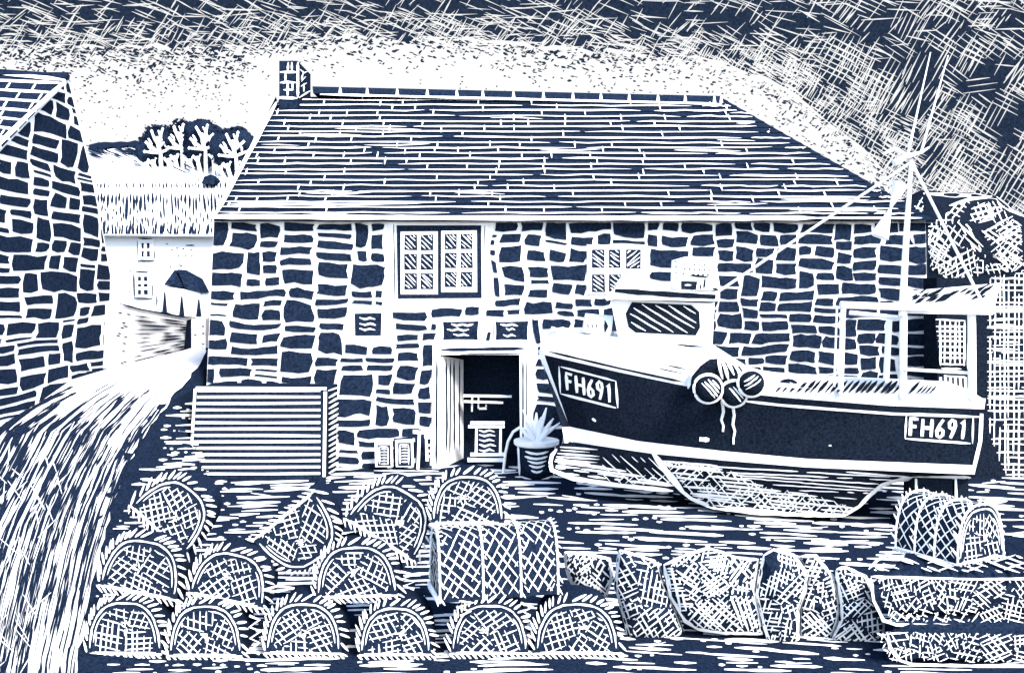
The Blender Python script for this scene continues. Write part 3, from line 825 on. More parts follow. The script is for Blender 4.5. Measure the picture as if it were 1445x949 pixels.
        m.stroke(A, [((x0+x1)/2, y0+5), ((x0+x1)/2, y1-4)], 4, 1, .085, step=4, e0=1, e1=1)
        for j in range(1, nr): m.stroke(A, [(x0+5, y0+6+j*(y1-y0-11)/nr), (x1-4, y0+6+j*(y1-y0-11)/nr)], 4, 1, .09, step=4, e0=1, e1=1)
        m.build('pane', [FARI, PAINT], wf)
    # porch with a little dark roof
    m = MB(); Yp = 28.6
    m.prism([at(231, 402, Yp), at(246, 381, Yp+.6), at(258, 405, Yp)], (0, 1.2, 0), 0)
    m.prism([at(250, 380, Yp+.5), at(274, 393, Yp+.5), at(284, 413, Yp), at(261, 406, Yp)], (0, .8, .0), 0)
    pr = m.build('porch', [FARI, PAPER], t); m = MB()
    m.prism([at(232, 403, Yp+.05), at(282, 412, Yp+.05), at(286, 449, Yp+.05), at(230, 449, Yp+.05)], (0, 1.2, 0), 1)
    P = front(Yp+.05)
    for x, y in ((232, 412), (256, 418), (280, 422)): m.face(P, [(x, y), (x+2, y), (x+5, 446), (x-3, 446)], 0, .03)
    m.stroke(P, [(228, 440), (245, 446), (280, 450)], 5, 0, .04, step=8)
    m.build('posts', [FARI, PAPER], pr)
    # garden wall along the lane
    g0 = at(176, 519, 17.6); g1 = at(270, 495, 22.3)
    S = plane(g0, (g1-g0).cross(Vector((0, 0, 1))))
    t = thing('garden_wall', g0, 'low pale wall with streaky dark coursing beside the lane, below the cottage', 'wall')
    m = MB(); pl = [S(158, 428), S(178, 432), S(276, 449), S(276, 494), S(176, 524), S(155, 524)]
    m.prism(pl, (-.35, 0, 0), 1)
    m.stroke(S, [(166, 428), (195, 436), (240, 444), (268, 449)], 2.6, 0, .02, step=12)
    for k in range(11):
        f = k/10; ya = 445+f*66; yb2 = 455+f*36
        x = 184+U(0, 8)
        while x < 262:
            l = U(14, 50); x2 = min(266, x+l)
            m.stroke(S, [(x, ya+(yb2-ya)*(x-184)/80), (x2, ya+(yb2-ya)*(x2-184)/80)], U(1.3, 2.8), 0, .02, step=9, e0=.1, e1=.2); x = x2+U(3, 14)
    for (x, y) in ((168, 441), (173, 455), (171, 462), (167, 470), (176, 475), (176, 460), (174, 484), (173, 495), (171, 512), (175, 510), (180, 443), (165, 473)): m.stroke(S, [(x-3, y), (x+3, y+1)], 2.4, 0, .02, step=3)
    m.face(S, [(262, 452), (269, 449), (270, 494), (258, 493)], 0, .026)
    m.stroke(S, [(176, 524), (215, 513), (268, 495)], 3.4, 0, .03, step=12)
    m.build('coursing', [FARI, PAPER], t)
    m = MB(); Pq = front(22.2); m.prism([at(270, 450, 22.2), at(290, 450, 22.2), at(290, 494, 22.2), at(270, 494, 22.2)], (0, .4, 0), 0)
    for (x, y) in ((276, 472), (287, 460), (287, 470), (287, 485), (286, 490)): m.stroke(Pq, [(x-2, y), (x+2, y)], 1.6, 1, .02, step=3)
    m.build('pier', [PAPER, FARI], t)

# ------------------------------------------------------------------ right side: crag and grid wall
class Pillow:
    def __init__(s, poly, Y, B, back=None):
        s.poly = poly; s.Y = Y; s.B = B; s.back = B if back is None else back
        s.cx = sum(p[0] for p in poly)/len(poly); s.cy = sum(p[1] for p in poly)/len(poly)
    def ratio(s, px, py):
        dx, dy = px-s.cx, py-s.cy
        if abs(dx)+abs(dy) < 1e-6: return 0.0
        best = 1e9; n = len(s.poly)
        for i in range(n):
            ax, ay = s.poly[i]; bx, by = s.poly[(i+1) % n]; ex, ey = bx-ax, by-ay
            den = dx*ey-dy*ex
            if abs(den) < 1e-9: continue
            t = ((ax-s.cx)*ey-(ay-s.cy)*ex)/den; u = ((ax-s.cx)*dy-(ay-s.cy)*dx)/den
            if t > 0 and -1e-6 <= u <= 1+1e-6: best = min(best, t)
        return min(1.0, 1/best)
    def __call__(s, px, py, off=0.0):
        q = s.ratio(px, py)
        lump = .05*noise.noise(Vector((px*.045, py*.045, s.Y)))
        return at(px, py, s.Y-s.B*math.sqrt(max(0, 1-q*q))-lump*(1-q)*2-off)
    def mesh(s, mb, m=0):
        P = []
        for i in range(len(s.poly)):
            a, b = s.poly[i], s.poly[(i+1) % len(s.poly)]; n = max(1, int(math.hypot(b[0]-a[0], b[1]-a[1])/7))
            P += [(a[0]+(b[0]-a[0])*k/n, a[1]+(b[1]-a[1])*k/n) for k in range(n)]
        rows = []
        for q in (.02, .2, .4, .58, .74, .86, .94, .98, 1.0): rows.append([s(s.cx+(x-s.cx)*q, s.cy+(y-s.cy)*q) for x, y in P])
        for q in (.9, .7, .4, .05): rows.append([at(s.cx+(x-s.cx)*q, s.cy+(y-s.cy)*q, s.Y+s.back*math.sqrt(1-q*q)) for x, y in P])
        mb.grid(rows, m, closed=True)
def build_right():
    poly = [(1210, 330), (1265, 285), (1300, 268), (1340, 272), (1375, 272), (1405, 276), (1428, 294), (1448, 303), (1560, 330), (1660, 400), (1660, 640), (1210, 640)]
    pw = Pillow(poly, 27, 2.5); m = MB(); pw.mesh(m, 0)
    def patch(pl, a, b, sp, w=2.3):
        m.hatch(pw, lambda p: inside(p, pl), bbox(pl), a, sp, w, 1, off=.03, brk=.02)
        if b is not None: m.hatch(pw, lambda p: inside(p, pl), bbox(pl), b, sp, w, 1, off=.04, brk=.02)
    patch([(1345, 288), (1372, 282), (1360, 300), (1352, 315), (1335, 305)], -.9, .55, 8)
    patch([(1370, 292), (1405, 282), (1420, 292), (1400, 312), (1368, 316)], -.25, 1.1, 7)
    patch([(1344, 312), (1366, 316), (1390, 352), (1396, 378), (1372, 350)], 1.05, .75, 7)
    patch([(1384, 325), (1440, 305), (1444, 345), (1420, 345), (1392, 340)], -.45, .6, 7)
    patch([(1405, 350), (1432, 340), (1444, 372), (1424, 386), (1410, 375)], -.9, .7, 8)
    patch([(1308, 322), (1322, 318), (1348, 370), (1338, 396), (1318, 380), (1306, 345)], -1.25, .55, 9)
    patch([(1290, 288), (1304, 276), (1303, 306), (1292, 304)], -1.1, .5, 8)
    patch([(1350, 380), (1366, 384), (1366, 398), (1348, 398)], -1.2, None, 7)
    patch([(1448, 312), (1560, 340), (1650, 400), (1640, 500), (1448, 420)], -.5, .9, 9)
    netting(m, pw, [(1306, 292), (1345, 284), (1400, 286), (1440, 312), (1446, 384), (1400, 388), (1340, 396), (1312, 380)], 13, 8.2, 1.9, 1, off=.025, fill=.75)
    m.stroke(pw, [(1303, 273), (1340, 275), (1376, 276), (1406, 279), (1425, 296), (1448, 306)], 5, 1, .04, step=8, jit=.4)
    m.stroke(pw, [(1340, 290), (1368, 281), (1400, 277)], 4, 1, .045, step=8)
    tag(m.build('crag', [HULLI, PAPER]), 'dark rocky bluff with pale crosshatched ledges behind the boat mast', 'crag')
    Yg = 15.2; G = front(Yg)
    t = thing('grid_wall', at(1420, 672, Yg), 'tall dark wall with a white square grid at the right edge', 'wall')
    m = MB(); m.prism([at(1322, 392, Yg), at(1700, 386, Yg), at(1700, 680, Yg), at(1324, 680, Yg)], (0, .5, 0), 0)
    m.build('wall', [HULLI, PAPER], t)
    m = MB()
    pl = [(1397, 388), (1447, 384), (1694, 384), (1694, 678), (1424, 680), (1414, 660), (1398, 620), (1392, 585), (1392, 440)]
    tst = lambda p: inside(p, pl)
    m.hatch(G, tst, bbox(pl), .01, 8.2, 2.1, 1, brk=.012, sj=.3, aj=.02, wob=.6); m.hatch(G, tst, bbox(pl), math.pi/2, 7.2, 2.1, 1, brk=.012, sj=.3, aj=.015, wob=.6, off=.01)
    m.hatch(G, lambda p: inside(p, [(1400, 430), (1446, 430), (1446, 520), (1400, 520)]) , (1400, 430, 1446, 520), .0, 9, 1.6, 1, brk=.03, off=.014)
    m.build('grid_lines', [HULLI, TWINE], t)  # white square grid of strokes on the dark wall face
    m = MB(); pl2 = [(1318, 449), (1362, 452), (1362, 516), (1324, 516)]
    tst = lambda p: inside(p, pl2)
    m.face(G, pl2, 0, .03)
    m.hatch(G, tst, bbox(pl2), .02, 8, 2.6, 1, off=.036); m.hatch(G, tst, bbox(pl2), math.pi/2, 7.4, 2.6, 1, off=.04)
    m.stroke(G, [(1327, 519), (1355, 520)], 2.5, 1, .036, step=6); m.stroke(G, [(1365, 478), (1364, 520)], 2.5, 1, .036, step=6)
    tag(m.build('hanging_net', [HULLI, TWINE]), 'small square of white mesh hung on the wall behind the stern shelter', 'net')

# ------------------------------------------------------------------ boat
yh = curve([(762, 13.9), (775, 13.75), (800, 13.5), (850, 13.15), (900, 12.9), (1000, 12.5), (1100, 12.2), (1200, 11.95), (1300, 11.75), (1392, 11.6)])
p0f = curve([(466, 771), (478, 762), (491, 759), (506, 763), (600, 796), (622, 800), (640, 801)])
p1f = curve([(540, 1391), (566, 1391), (581, 1388), (622, 1386), (669, 1375), (690, 1375)])
sheer = curve([(759, 474), (775, 467), (870, 476), (960, 489), (1000, 498), (1030, 518), (1060, 537), (1100, 544), (1200, 552), (1390, 562)])
rub = curve([(759, 497), (767, 500), (870, 524), (975, 546), (1100, 560), (1250, 572), (1390, 577)])
wl1 = curve([(796, 600), (900, 622), (1020, 636), (1140, 647), (1377, 656)])
wl2 = curve([(770, 655), (776, 649), (786, 631), (800, 622), (923, 640), (1020, 649), (1140, 659), (1374, 669)])
keel = curve([(774, 652), (776, 658), (779, 665), (809, 677), (878, 687), (956, 695), (975, 703), (1006, 717), (1060, 724), (1139, 728), (1192, 728), (1211, 715), (1244, 684), (1288, 674), (1375, 672)])
BOW = Vector(((762-CX)*13.9/F, 13.9, 0)); BD = Vector((.972, -.234, 0)); BN = Vector((-.234, -.972, 0))
def mirror(P): d = (Vector(P)-BOW).dot(BN); return Vector(P)-BN*(2*d)
def ycl(px):
    k = (px-CX)/F; t = (k*BOW.y-BOW.x)/(BD.x-k*BD.y); return BOW.y+t*BD.y
def yhull(px, py):
    a, b = p0f(py), p1f(py); u = max(0, min(1, (px-a)/(b-a))); return yh(762+u*630)
def hull(px, py, off=0.0): return at(px, py, yhull(px, py)) + BN*off
def under_y(px, py):
    a, b = wl2(px), keel(px); v = max(0, min(1, (py-a)/max(1, b-a)))
    yk = min(ycl(px)-.10, 3*F/(py-CY)-.02 if py > CY+10 else 99)
    y0 = yhull(max(px, 801), a)
    y0 = min(y0, ycl(px)-.05); yk = min(yk, ycl(px)-.05)
    yk = y0+(yk-y0)*.5
    return y0+(yk-y0)*(v**1.6)
def under(px, py, off=0.0): return at(px, py, under_y(px, py)) + BN*off
def build_boat():
    boat = thing('fishing_boat', at(1130, 725, 12.6), 'dark hulled fishing boat with white wheelhouse propped ashore in front of the stone building', 'boat')
    mb = MB()
    us = [(k/46)**1.5 for k in range(47)]
    def row(fn):
        r = []
        for u in us:
            py = fn(1000)
            for _ in range(8):
                a, b = p0f(py), p1f(py); px = a+u*(b-a); py = fn(px)
            r.append(at(px, py, yh(762+u*630)))
        return r
    def mix(a, b, t): return [x.lerp(y, t) for x, y in zip(a, b)]
    s_, r_, a_, b_ = row(sheer), row(rub), row(wl1), row(wl2)
    rows = [s_, r_, mix(r_, a_, .25), mix(r_, a_, .5), mix(r_, a_, .75), a_, b_]
    ms = [1, 0, 0, 0, 0, 1]
    mb.grid(rows, ms); mb.grid([[mirror(p) for p in r] for r in rows], ms)
    # underbody
    ux = [774, 776, 779, 785, 793]+[801+(1375-801)*k/50 for k in range(51)]
    ur = [[under(x, wl2(x)+(keel(x)-wl2(x))*v) for x in ux] for v in (0, .2, .4, .6, .8, .92, 1.0)]
    mb.grid(ur, 0); mb.grid([[mirror(p) for p in r] for r in ur], 0); mb.grid([ur[-1], [mirror(p) for p in ur[-1]]], 0)
    # transom
    tr_ = [r[-1] for r in rows]; mb.poly(tr_+[mirror(p) for p in tr_[::-1]], 0)
    # stem, waterline and rail lines
    mb.stroke(hull, [(p0f(y)+3.5, y) for y in (493, 506, 530, 560, 600)], 7.0, 1, .01, step=9, e0=1, e1=1, jit=.06)
    mb.stroke(hull, [(x, rub(x)+11) for x in (1050, 1100, 1180, 1260, 1330, 1386)], 3.6, 1, .012, step=20, jit=.1)
    mb.stroke(hull, [(x, rub(x)-6+(x-770)*.004) for x in (771, 800, 840, 880, 920, 965)], 3.0, 0, .012, step=14, e0=.1, e1=.1)
    mb.stroke(hull, [(p1f(y)-3, y) for y in (583, 600, 622, 645, 668)], 5.5, 1, .012, step=12, e0=.8, e1=.8, jit=.06)
    mb.stroke(hull, [(x, rub(x)-17+k) for k in (0,) for x in (925, 950, 968)], 1.6, 0, .012, step=12, e0=.1); mb.stroke(hull, [(x, rub(x)-24) for x in (935, 955, 968)], 2.0, 0, .012, step=12, e0=.1)
    mb.stroke(hull, [(836, 590), (841, 594)], 7, 1, .012, step=3); mb.stroke(hull, [(987, 619), (1001, 620)], 6.5, 1, .012, step=4, e0=.9, e1=.7); mb.stroke(hull, [(1169.5, 628), (1173, 628)], 5, 1, .012, step=2)
    # keel line and pale hatching on the underbody
    mb.stroke(under, [(x, keel(x)-2.5) for x in (776, 779, 785, 809, 840, 878, 920, 950)], 6, 1, .014, step=10, e0=.7)
    mb.stroke(under, [(786, 633), (779, 642), (777, 652), (780, 663)], 5, 1, .014, step=5)
    mb.stroke(under, [(920, 638), (935, 660), (950, 680), (962, 692), (976, 703), (1006, 715), (1060, 722), (1139, 726), (1190, 726), (1212, 714), (1226, 699), (1244, 684), (1262, 678), (1288, 674), (1370, 673)], 5.2, 1, .014, step=9, jit=.2)
    mb.stroke(under, [(923, 640), (940, 664), (955, 682), (965, 693)], 9, 1, .015, step=8)
    ff = [(790, 634), (920, 645), (955, 685), (900, 684), (815, 674), (784, 664), (782, 648)]
    inff = lambda p: inside(p, ff)
    y = 630.0
    while y < 660:
        x = 786+U(0, 6); l = U(20, 75)
        if wl2(x) < y: mb.stroke(under, [(x, y), (x+l, y+l*.07)], U(1.6, 3.0), 1, .012, step=14, e1=.1)
        y += 4.6
    mb.hatch(under, lambda p: inff(p) and p[1]-655 > (p[0]-840)*.22, (780, 630, 960, 690), .12, 4.8, 3.2, 1, off=.013, brk=.02)
    mb.hatch(under, lambda p: inff(p) and p[0] > 850, (840, 630, 960, 690), .75, 8.5, 1.5, 1, off=.015, brk=.03); mb.hatch(under, lambda p: inff(p) and p[0] > 870 and p[1] > 668, (840, 630, 960, 690), -.7, 9, 1.8, 1, off=.016, brk=.03)
    kf = [(932, 648), (1010, 655), (1080, 685), (1160, 700), (1205, 715), (1188, 725), (1060, 721), (1005, 713), (975, 698)]
    ink = lambda p: inside(p, kf)
    mb.hatch(under, ink, bbox(kf), .10, 5.2, 2.7, 1, off=.013, brk=.02); mb.hatch(under, ink, bbox(kf), .85, 7.5, 2.0, 1, off=.015, brk=.05); mb.hatch(under, ink, bbox(kf), -.75, 8, 2.0, 1, off=.016, brk=.05)
    kg = [(985, 650), (1140, 662), (1290, 671), (1236, 690), (1205, 706), (1120, 690), (1040, 672)]
    mb.hatch(under, lambda p: inside(p, kg), bbox(kg), .06, 5.6, 1.7, 1, off=.013, brk=.03)
    hullo = mb.build('hull', [HULLI, PAINT], boat)
    # deck
    dk = MB(); dz = Vector((0, 0, -.015))
    dk.grid([[p+dz for p in s_], [p.lerp(mirror(p), .5)+dz+Vector((0, 0, .02)) for p in s_], [mirror(p)+dz for p in s_]], 0)
    zd = s_[38].z; D = plane((0, 0, zd+.01), (0, 0, 1))
    x = 1100.0
    while x < 1290:
        if not 1266 < x < 1284: dk.stroke(D, [(x+10, 538+(x-1100)*.01), (x-5, 555+(x-1100)*.012)], U(3.0, 6), 1, .02, step=6, e0=.3)
        x += U(7, 11)
    for x in range(1297, 1320, 6): dk.stroke(D, [(x+7, 546), (x-3, 557)], 3, 1, .02, step=6)
    dk.build('deck', [PAINT, HULLI], boat)
    # ragged rope along the foredeck edge
    rp = MB(); rp.tube([at(x, 464.5+(x-782)*.06+(1 if k % 2 else -1), 13.75-k*.02) for k, x in enumerate(range(778, 868, 8))], .03, 0, 6); rp.build('toe_rope', [PAINT], boat)
    # wheelhouse
    WP = plane(at(880, 490, 13.15), BN)
    wb = MB(); ext = -BN*1.05
    pts = [WP(861, 421), WP(1005, 428), WP(1001, 499), WP(876, 491)]
    wb.prism(pts, ext, 0)
    wb.stroke(WP, [(881, 484), (940, 486), (995, 489)], 3.2, 1, .01, step=14, jit=.1, e0=.6); wb.stroke(WP, [(886, 495), (940, 497), (1000, 500)], 4.4, 1, .01, step=14, e0=.3, jit=.1)
    wh = wb.build('wheelhouse', [PAINT, HULLI], boat)
    wb = MB(); win = [(892, 426), (975, 430), (987, 440), (988, 462), (982, 473), (897, 469), (887, 461), (883, 442)]
    wb.face(WP, win, 0, .012)
    tst = lambda p: inside(((p[0]-936)*1.1+936, (p[1]-449)*1.12+449), win)
    wb.hatch(WP, tst, bbox(win), .55, 9.4, 2.0, 1, off=.02, sj=.1, aj=.02)
    wb.build('window', [HULLI, PAINT], wh)
    rb = MB(); RP = plane(at(880, 415, 13.02), BN)
    rb.prism([RP(853, 419), RP(868, 406), RP(1012, 413), RP(1012, 425), RP(866, 422), RP(856, 424)], -BN*1.25, 0)
    rb.stroke(RP, [(868, 409.5), (900, 412), (960, 416), (1010, 418.5)], 7.2, 1, .01, step=12, jit=.12, e0=.6, e1=.9)
    rb.build('roof', [PAINT, HULLI], wh)
    hb = MB(); hb.prism([at(872, 407, 13.3), at(889, 384, 13.3), at(908, 385, 13.3), at(908, 409, 13.3)], (0, .4, .05), 0); hb.build('roof_hatch', [PAINT], wh)
    # winch drum on the foredeck
    db = MB(); c = at(842, 458, 13.6)
    db.tube([at(824, 455, 13.5), at(848, 459, 13.5), at(862, 461, 13.5)], [.13, .15, .16], 0, 16)
    Wd = front(13.34)
    for x in (829, 835, 841): db.stroke(Wd, [(x, 455), (x+1, 464)], 2, 1, .02, step=4)
    db.stroke(Wd, [(853, 451), (855, 460), (853, 470)], 5.5, 1, .03, step=4, e0=.1, e1=.1)
    db.build('winch_drum', [PAINT, HULLI], boat)
    # stern shelter
    def post(px0, py0, px1, py1, w, Y, name='post'):
        m = MB(); r = w*.47*Y/F; m.tube([at(px0, py0, Y), at(px1, py1, Y)], r, 0, 10); m.build(name, [PAINT], boat)
    post(1190, 432, 1186, 556, 8, 11.97); post(1275, 440, 1274, 562, 11, 11.80); post(1371, 440, 1372, 563, 12, 11.64); post(1255, 447, 1250, 545, 9, 13.3)
    post(1181, 434, 1177, 545, 3, 12.0)
    post(1186, 430, 1402, 438, 11, 11.72, 'rail'); post(1199, 441, 1276, 449, 7, 11.9, 'rail'); post(1277, 521, 1370, 526, 5, 11.72, 'rail')
    post(1332, 530, 1362, 532, 2.5, 11.9, 'rail')
    m = MB(); G = front(11.9)
    for k in range(6): m.tube([at(1327+k*7, 532, 12.4), at(1328+k*7, 556, 12.4)], .016, 0, 6)
    m.build('stern_rails', [PAINT], boat)
    cb = MB(); q = [at(1278, 437, 11.74), at(1402, 436, 11.60), at(1411, 399, 13.2), at(1277, 412, 13.4)]
    CS = plane3(q[0], q[1], q[3]); cb.prism([CS(1277, 436), CS(1401, 438), CS(1411, 399), CS(1277, 411)], (0, 0, -.05), 0)
    for _ in range(26):
        x, y = U(1284, 1392), U(410, 430); l = U(10, 26)
        if y > 437-(x-1277)*.02 or y < 416-(x-1277)*.09: continue
        cb.stroke(CS, [(x, y), (x+l*.85, y-l*.45)], U(2, 5), 1, .012, step=6, e0=.2, e1=.1, jit=.35)
    cb.stroke(CS, [(1384, 414), (1396, 408), (1402, 404)], 4, 1, .014, step=5)
    cb.build('canopy', [PAINT, HULLI], boat)
    # mast, spreaders, aerials, stays
    Ym = 11.76
    m = MB(); m.tube([at(1273, 445, Ym), at(1279, 330, Ym), at(1286, 226, Ym)], [.043, .035, .02], 0, 10); mast = m.build('mast', [PAINT], boat)
    m = MB(); m.tube([at(1262, 230, Ym-.05), at(1278, 221, Ym), at(1300, 215, Ym), at(1311, 208, Ym+.02)], [.04, .03, .02, .012], 0, 8); m.tube([at(1247, 217, Ym+.1), at(1262, 210, Ym+.1), at(1280, 218, Ym)], [.014, .03, .016], 0, 8); m.build('spreader', [PAINT], mast)
    for a, b in (((1281, 218), (1313, 74)), ((1300, 214), (1338, 78))):
        m = MB(); m.tube([at(a[0], a[1], Ym), at(b[0], b[1], Ym)], [.016, .007], 0, 6); m.build('aerial', [PAINT], mast)
    for a, b, Y2 in (((1284, 230), (1014, 411), 13.0), ((1287, 230), (1390, 434), 11.68)):
        m = MB(); m.tube([at(a[0], a[1], Ym), at(b[0], b[1], Y2)], .018, 0, 6); m.build('stay', [PAINT], boat)
    # registration boards
    for q, tq, nm in (([(789, 517), (869, 537), (872, 575), (791, 554)], [(799, 526), (866, 543), (867, 569), (801, 550)], 'bow'), ([(1279, 583), (1373, 588), (1372, 625), (1277, 618)], [(1285, 590), (1369, 593), (1366, 619), (1284, 614)], 'stern')):
        m = MB(); m.face(hull, q, 0, .006)
        for a, b in zip(q, q[1:]+q[:1]):
            x = (b[0]-a[0])*.03; m.stroke(hull, [(a[0]+x, a[1]), (b[0], b[1]+U(-1, 1))], U(2.6, 3.6), 1, .012, step=12)
        lettering(m, hull, 'FH691', tq, 4.2 if nm == 'bow' else 4.8, 1, .014)
        m.build('registration_board', [HULLI, PAINT], boat)
    # things on the boat
    crate = MB(); Yk = 13.2; K = front(Yk)
    crate.prism([at(957, 366, Yk), at(975, 361, Yk), at(1010, 366, Yk), at(1017, 410, Yk), at(955, 409, Yk)], (0, .55, 0), 0)
    crate.face(K, [(961, 396), (984, 397), (982, 409), (961, 408)], 1, .01); crate.stroke(K, [(966, 402), (975, 402)], 2.6, 0, .018, step=4)
    for j, y in enumerate((372, 379, 386)):
        for i in range(7):
            x = 966+i*7-(j == 2)*2
            if x < 1002 and R() < .85: crate.stroke(K, [(x-1.6, y+(x-960)*.05), (x+1.8, y+(x-960)*.05)], 4 if j else 2.4, 1, .012, step=2)
    crate.stroke(K, [(972, 388), (1000, 391)], 3, 1, .014, step=6); crate.stroke(K, [(995, 392), (993, 408)], 3, 1, .014, step=5); crate.stroke(K, [(989, 400), (988, 409)], 2.5, 1, .014, step=5); crate.stroke(K, [(1005, 407), (1014, 409)], 4, 1, .014, step=5)
    for (x, y) in ((953, 368), (954, 376), (954, 384), (955, 392), (955, 400), (1006, 378), (1008, 386), (1012, 370)): crate.stroke(K, [(x-1, y), (x+1, y+1)], 2, 1, .014, step=2)
    tag(crate.build('fish_crate', [PAINT, HULLI]), 'white perforated fish crate on the wheelhouse roof', 'crate')
    ds = thing('day_signal', at(1255, 296, Ym), 'white hourglass of two cones hanging beside the mast', 'day signal')
    for a, b, ra, rb_ in (((1271, 259), (1257, 292), 11, 2), ((1241, 334), (1256, 296), 13, 2)):
        m = MB(); s = Ym/F; m.tube([at(a[0], a[1], Ym-.05), at(b[0], b[1], Ym-.05)], [ra*s, rb_*s], 0, 14); m.build('cone', [PAINT], ds)
    m = MB(); m.tube([at(1257, 292, Ym-.05), at(1256, 297, Ym-.05)], .012, 0, 6); m.build('cord', [PAINT], ds)
    # fenders
    def ball(label, px, py, r, Y, ang):
        s = Y/F; c = at(px, py, Y); t = thing('round_fender', c, label, 'fender', 'round fenders on the boat')
        m = MB(); n = 14
        m.grid([[c+Vector((math.sin(th)*math.cos(ph), math.sin(th)*math.sin(ph), math.cos(th)))*r*s for ph in [2*math.pi*j/28 for j in range(28)]] for th in [math.pi*j/n+.0005 for j in range(n+1)]], 0, closed=True)
        def sph(x, y, off=0.0):
            u, v = (x-px)*s, (py-y)*s; rr = r*s+off; q = max(0, rr*rr-u*u-v*v); return c+Vector((u, -math.sqrt(q), v))
        m.hatch(sph, lambda p: math.hypot(p[0]-px, p[1]-py) < r*.78 and (p[0]-px)*math.sin(ang)-(p[1]-py)*math.cos(ang) > -r*.15, (px-r, py-r, px+r, py+r), ang, 5.4, 2.2, 1, off=.006, sj=.2, sstep=4)
        m.build('ball', [HULLI, PAINT], t)
        # white ring modelled round the ball in place of its drawn outline
        m = MB(); m.tube([c+Vector((math.cos(a)*r*s*1.03, -.01+.012*math.sin(3*a), math.sin(a)*r*s*1.03)) for a in [2*math.pi*k/26 for k in range(27)]], 2.7*s, 0, 6); m.build('outline_ring', [TWINE], t)
    ball('biggest round dark fender with a white outline ring, nearest the wheelhouse', 999, 548, 19, 12.15, .85)
    ball('round dark fender hanging lowest over the hull side between two others', 1035, 555, 17.5, 12.22, .85)
    ball('round dark fender with white outline ring resting on the gunwale, the one towards the stern', 1060, 540, 18, 12.05, -.6)
    c = at(1111, 548, 12.5)
    ball('dark fender sunk half below the gunwale, apart from the cluster', 1111, 552, 19, 12.75, .6)
    # humped canvas behind the fenders
    pw = Pillow([(970, 549), (972, 532), (985, 514), (1000, 503), (1014, 502), (1030, 510), (1042, 514), (1052, 528), (1050, 552)], 12.5, .16); m = MB(); pw.mesh(m, 0)
    m.stroke(pw, [(971, 548), (974, 530), (987, 514), (1001, 504), (1014, 503), (1030, 511), (1042, 516)], 4.6, 1, .02, step=6)
    for pts in ([(1014, 505), (1016, 520), (1020, 535)], [(1018, 505), (1024, 520), (1028, 536)], [(1026, 510), (1032, 520), (1036, 529)], [(1036, 514), (1042, 522), (1046, 532)]): m.stroke(pw, pts, 4.2, 1, .02, step=5)
    tag(m.build('tarpaulin', [HULLI, PAINT]), 'dark hump of tarpaulin with white cords behind the fender cluster', 'tarpaulin')
    for lab, pts in (('shorter white rope end hanging down the dark hull from the fenders', [(1019, 565), (1021, 580), (1018, 592), (1021, 600), (1020, 608)]), ('longer white rope end hanging down the dark hull from the fenders', [(1034, 570), (1036, 585), (1034, 598), (1037, 608), (1035, 618), (1035, 626)])):
        m = MB(); m.tube([hull(x, y, .03) for x, y in pts], [.02, .02, .018, .016, .014, .012][:len(pts)], 0, 6); tag(m.build('rope', [TWINE]), lab, 'rope', 'rope ends on the hull')
    # props under the stern
    for lab, x0, x1 in (('dark timber block under the stern, the one nearer the keel', 1291, 1344), ('dark timber block under the stern, the outer one', 1347, 1367)):
        m = MB(); Yp = 12.0; zt = at(1300, 675, Yp).z
        a, b = at(x0, 675, Yp), at(x1, 675, Yp)
        m.box(a.x, b.x, Yp, Yp+.35, 0.002, zt, 0); m.slab(front(Yp), [(x0, 675), (x0+2.6, 675), (x0+4.4, 715), (x0, 715)], .012, 1)
        tag(m.build('boat_prop', [HULLI, PAINT]), lab, 'prop', 'timber props under the boat')

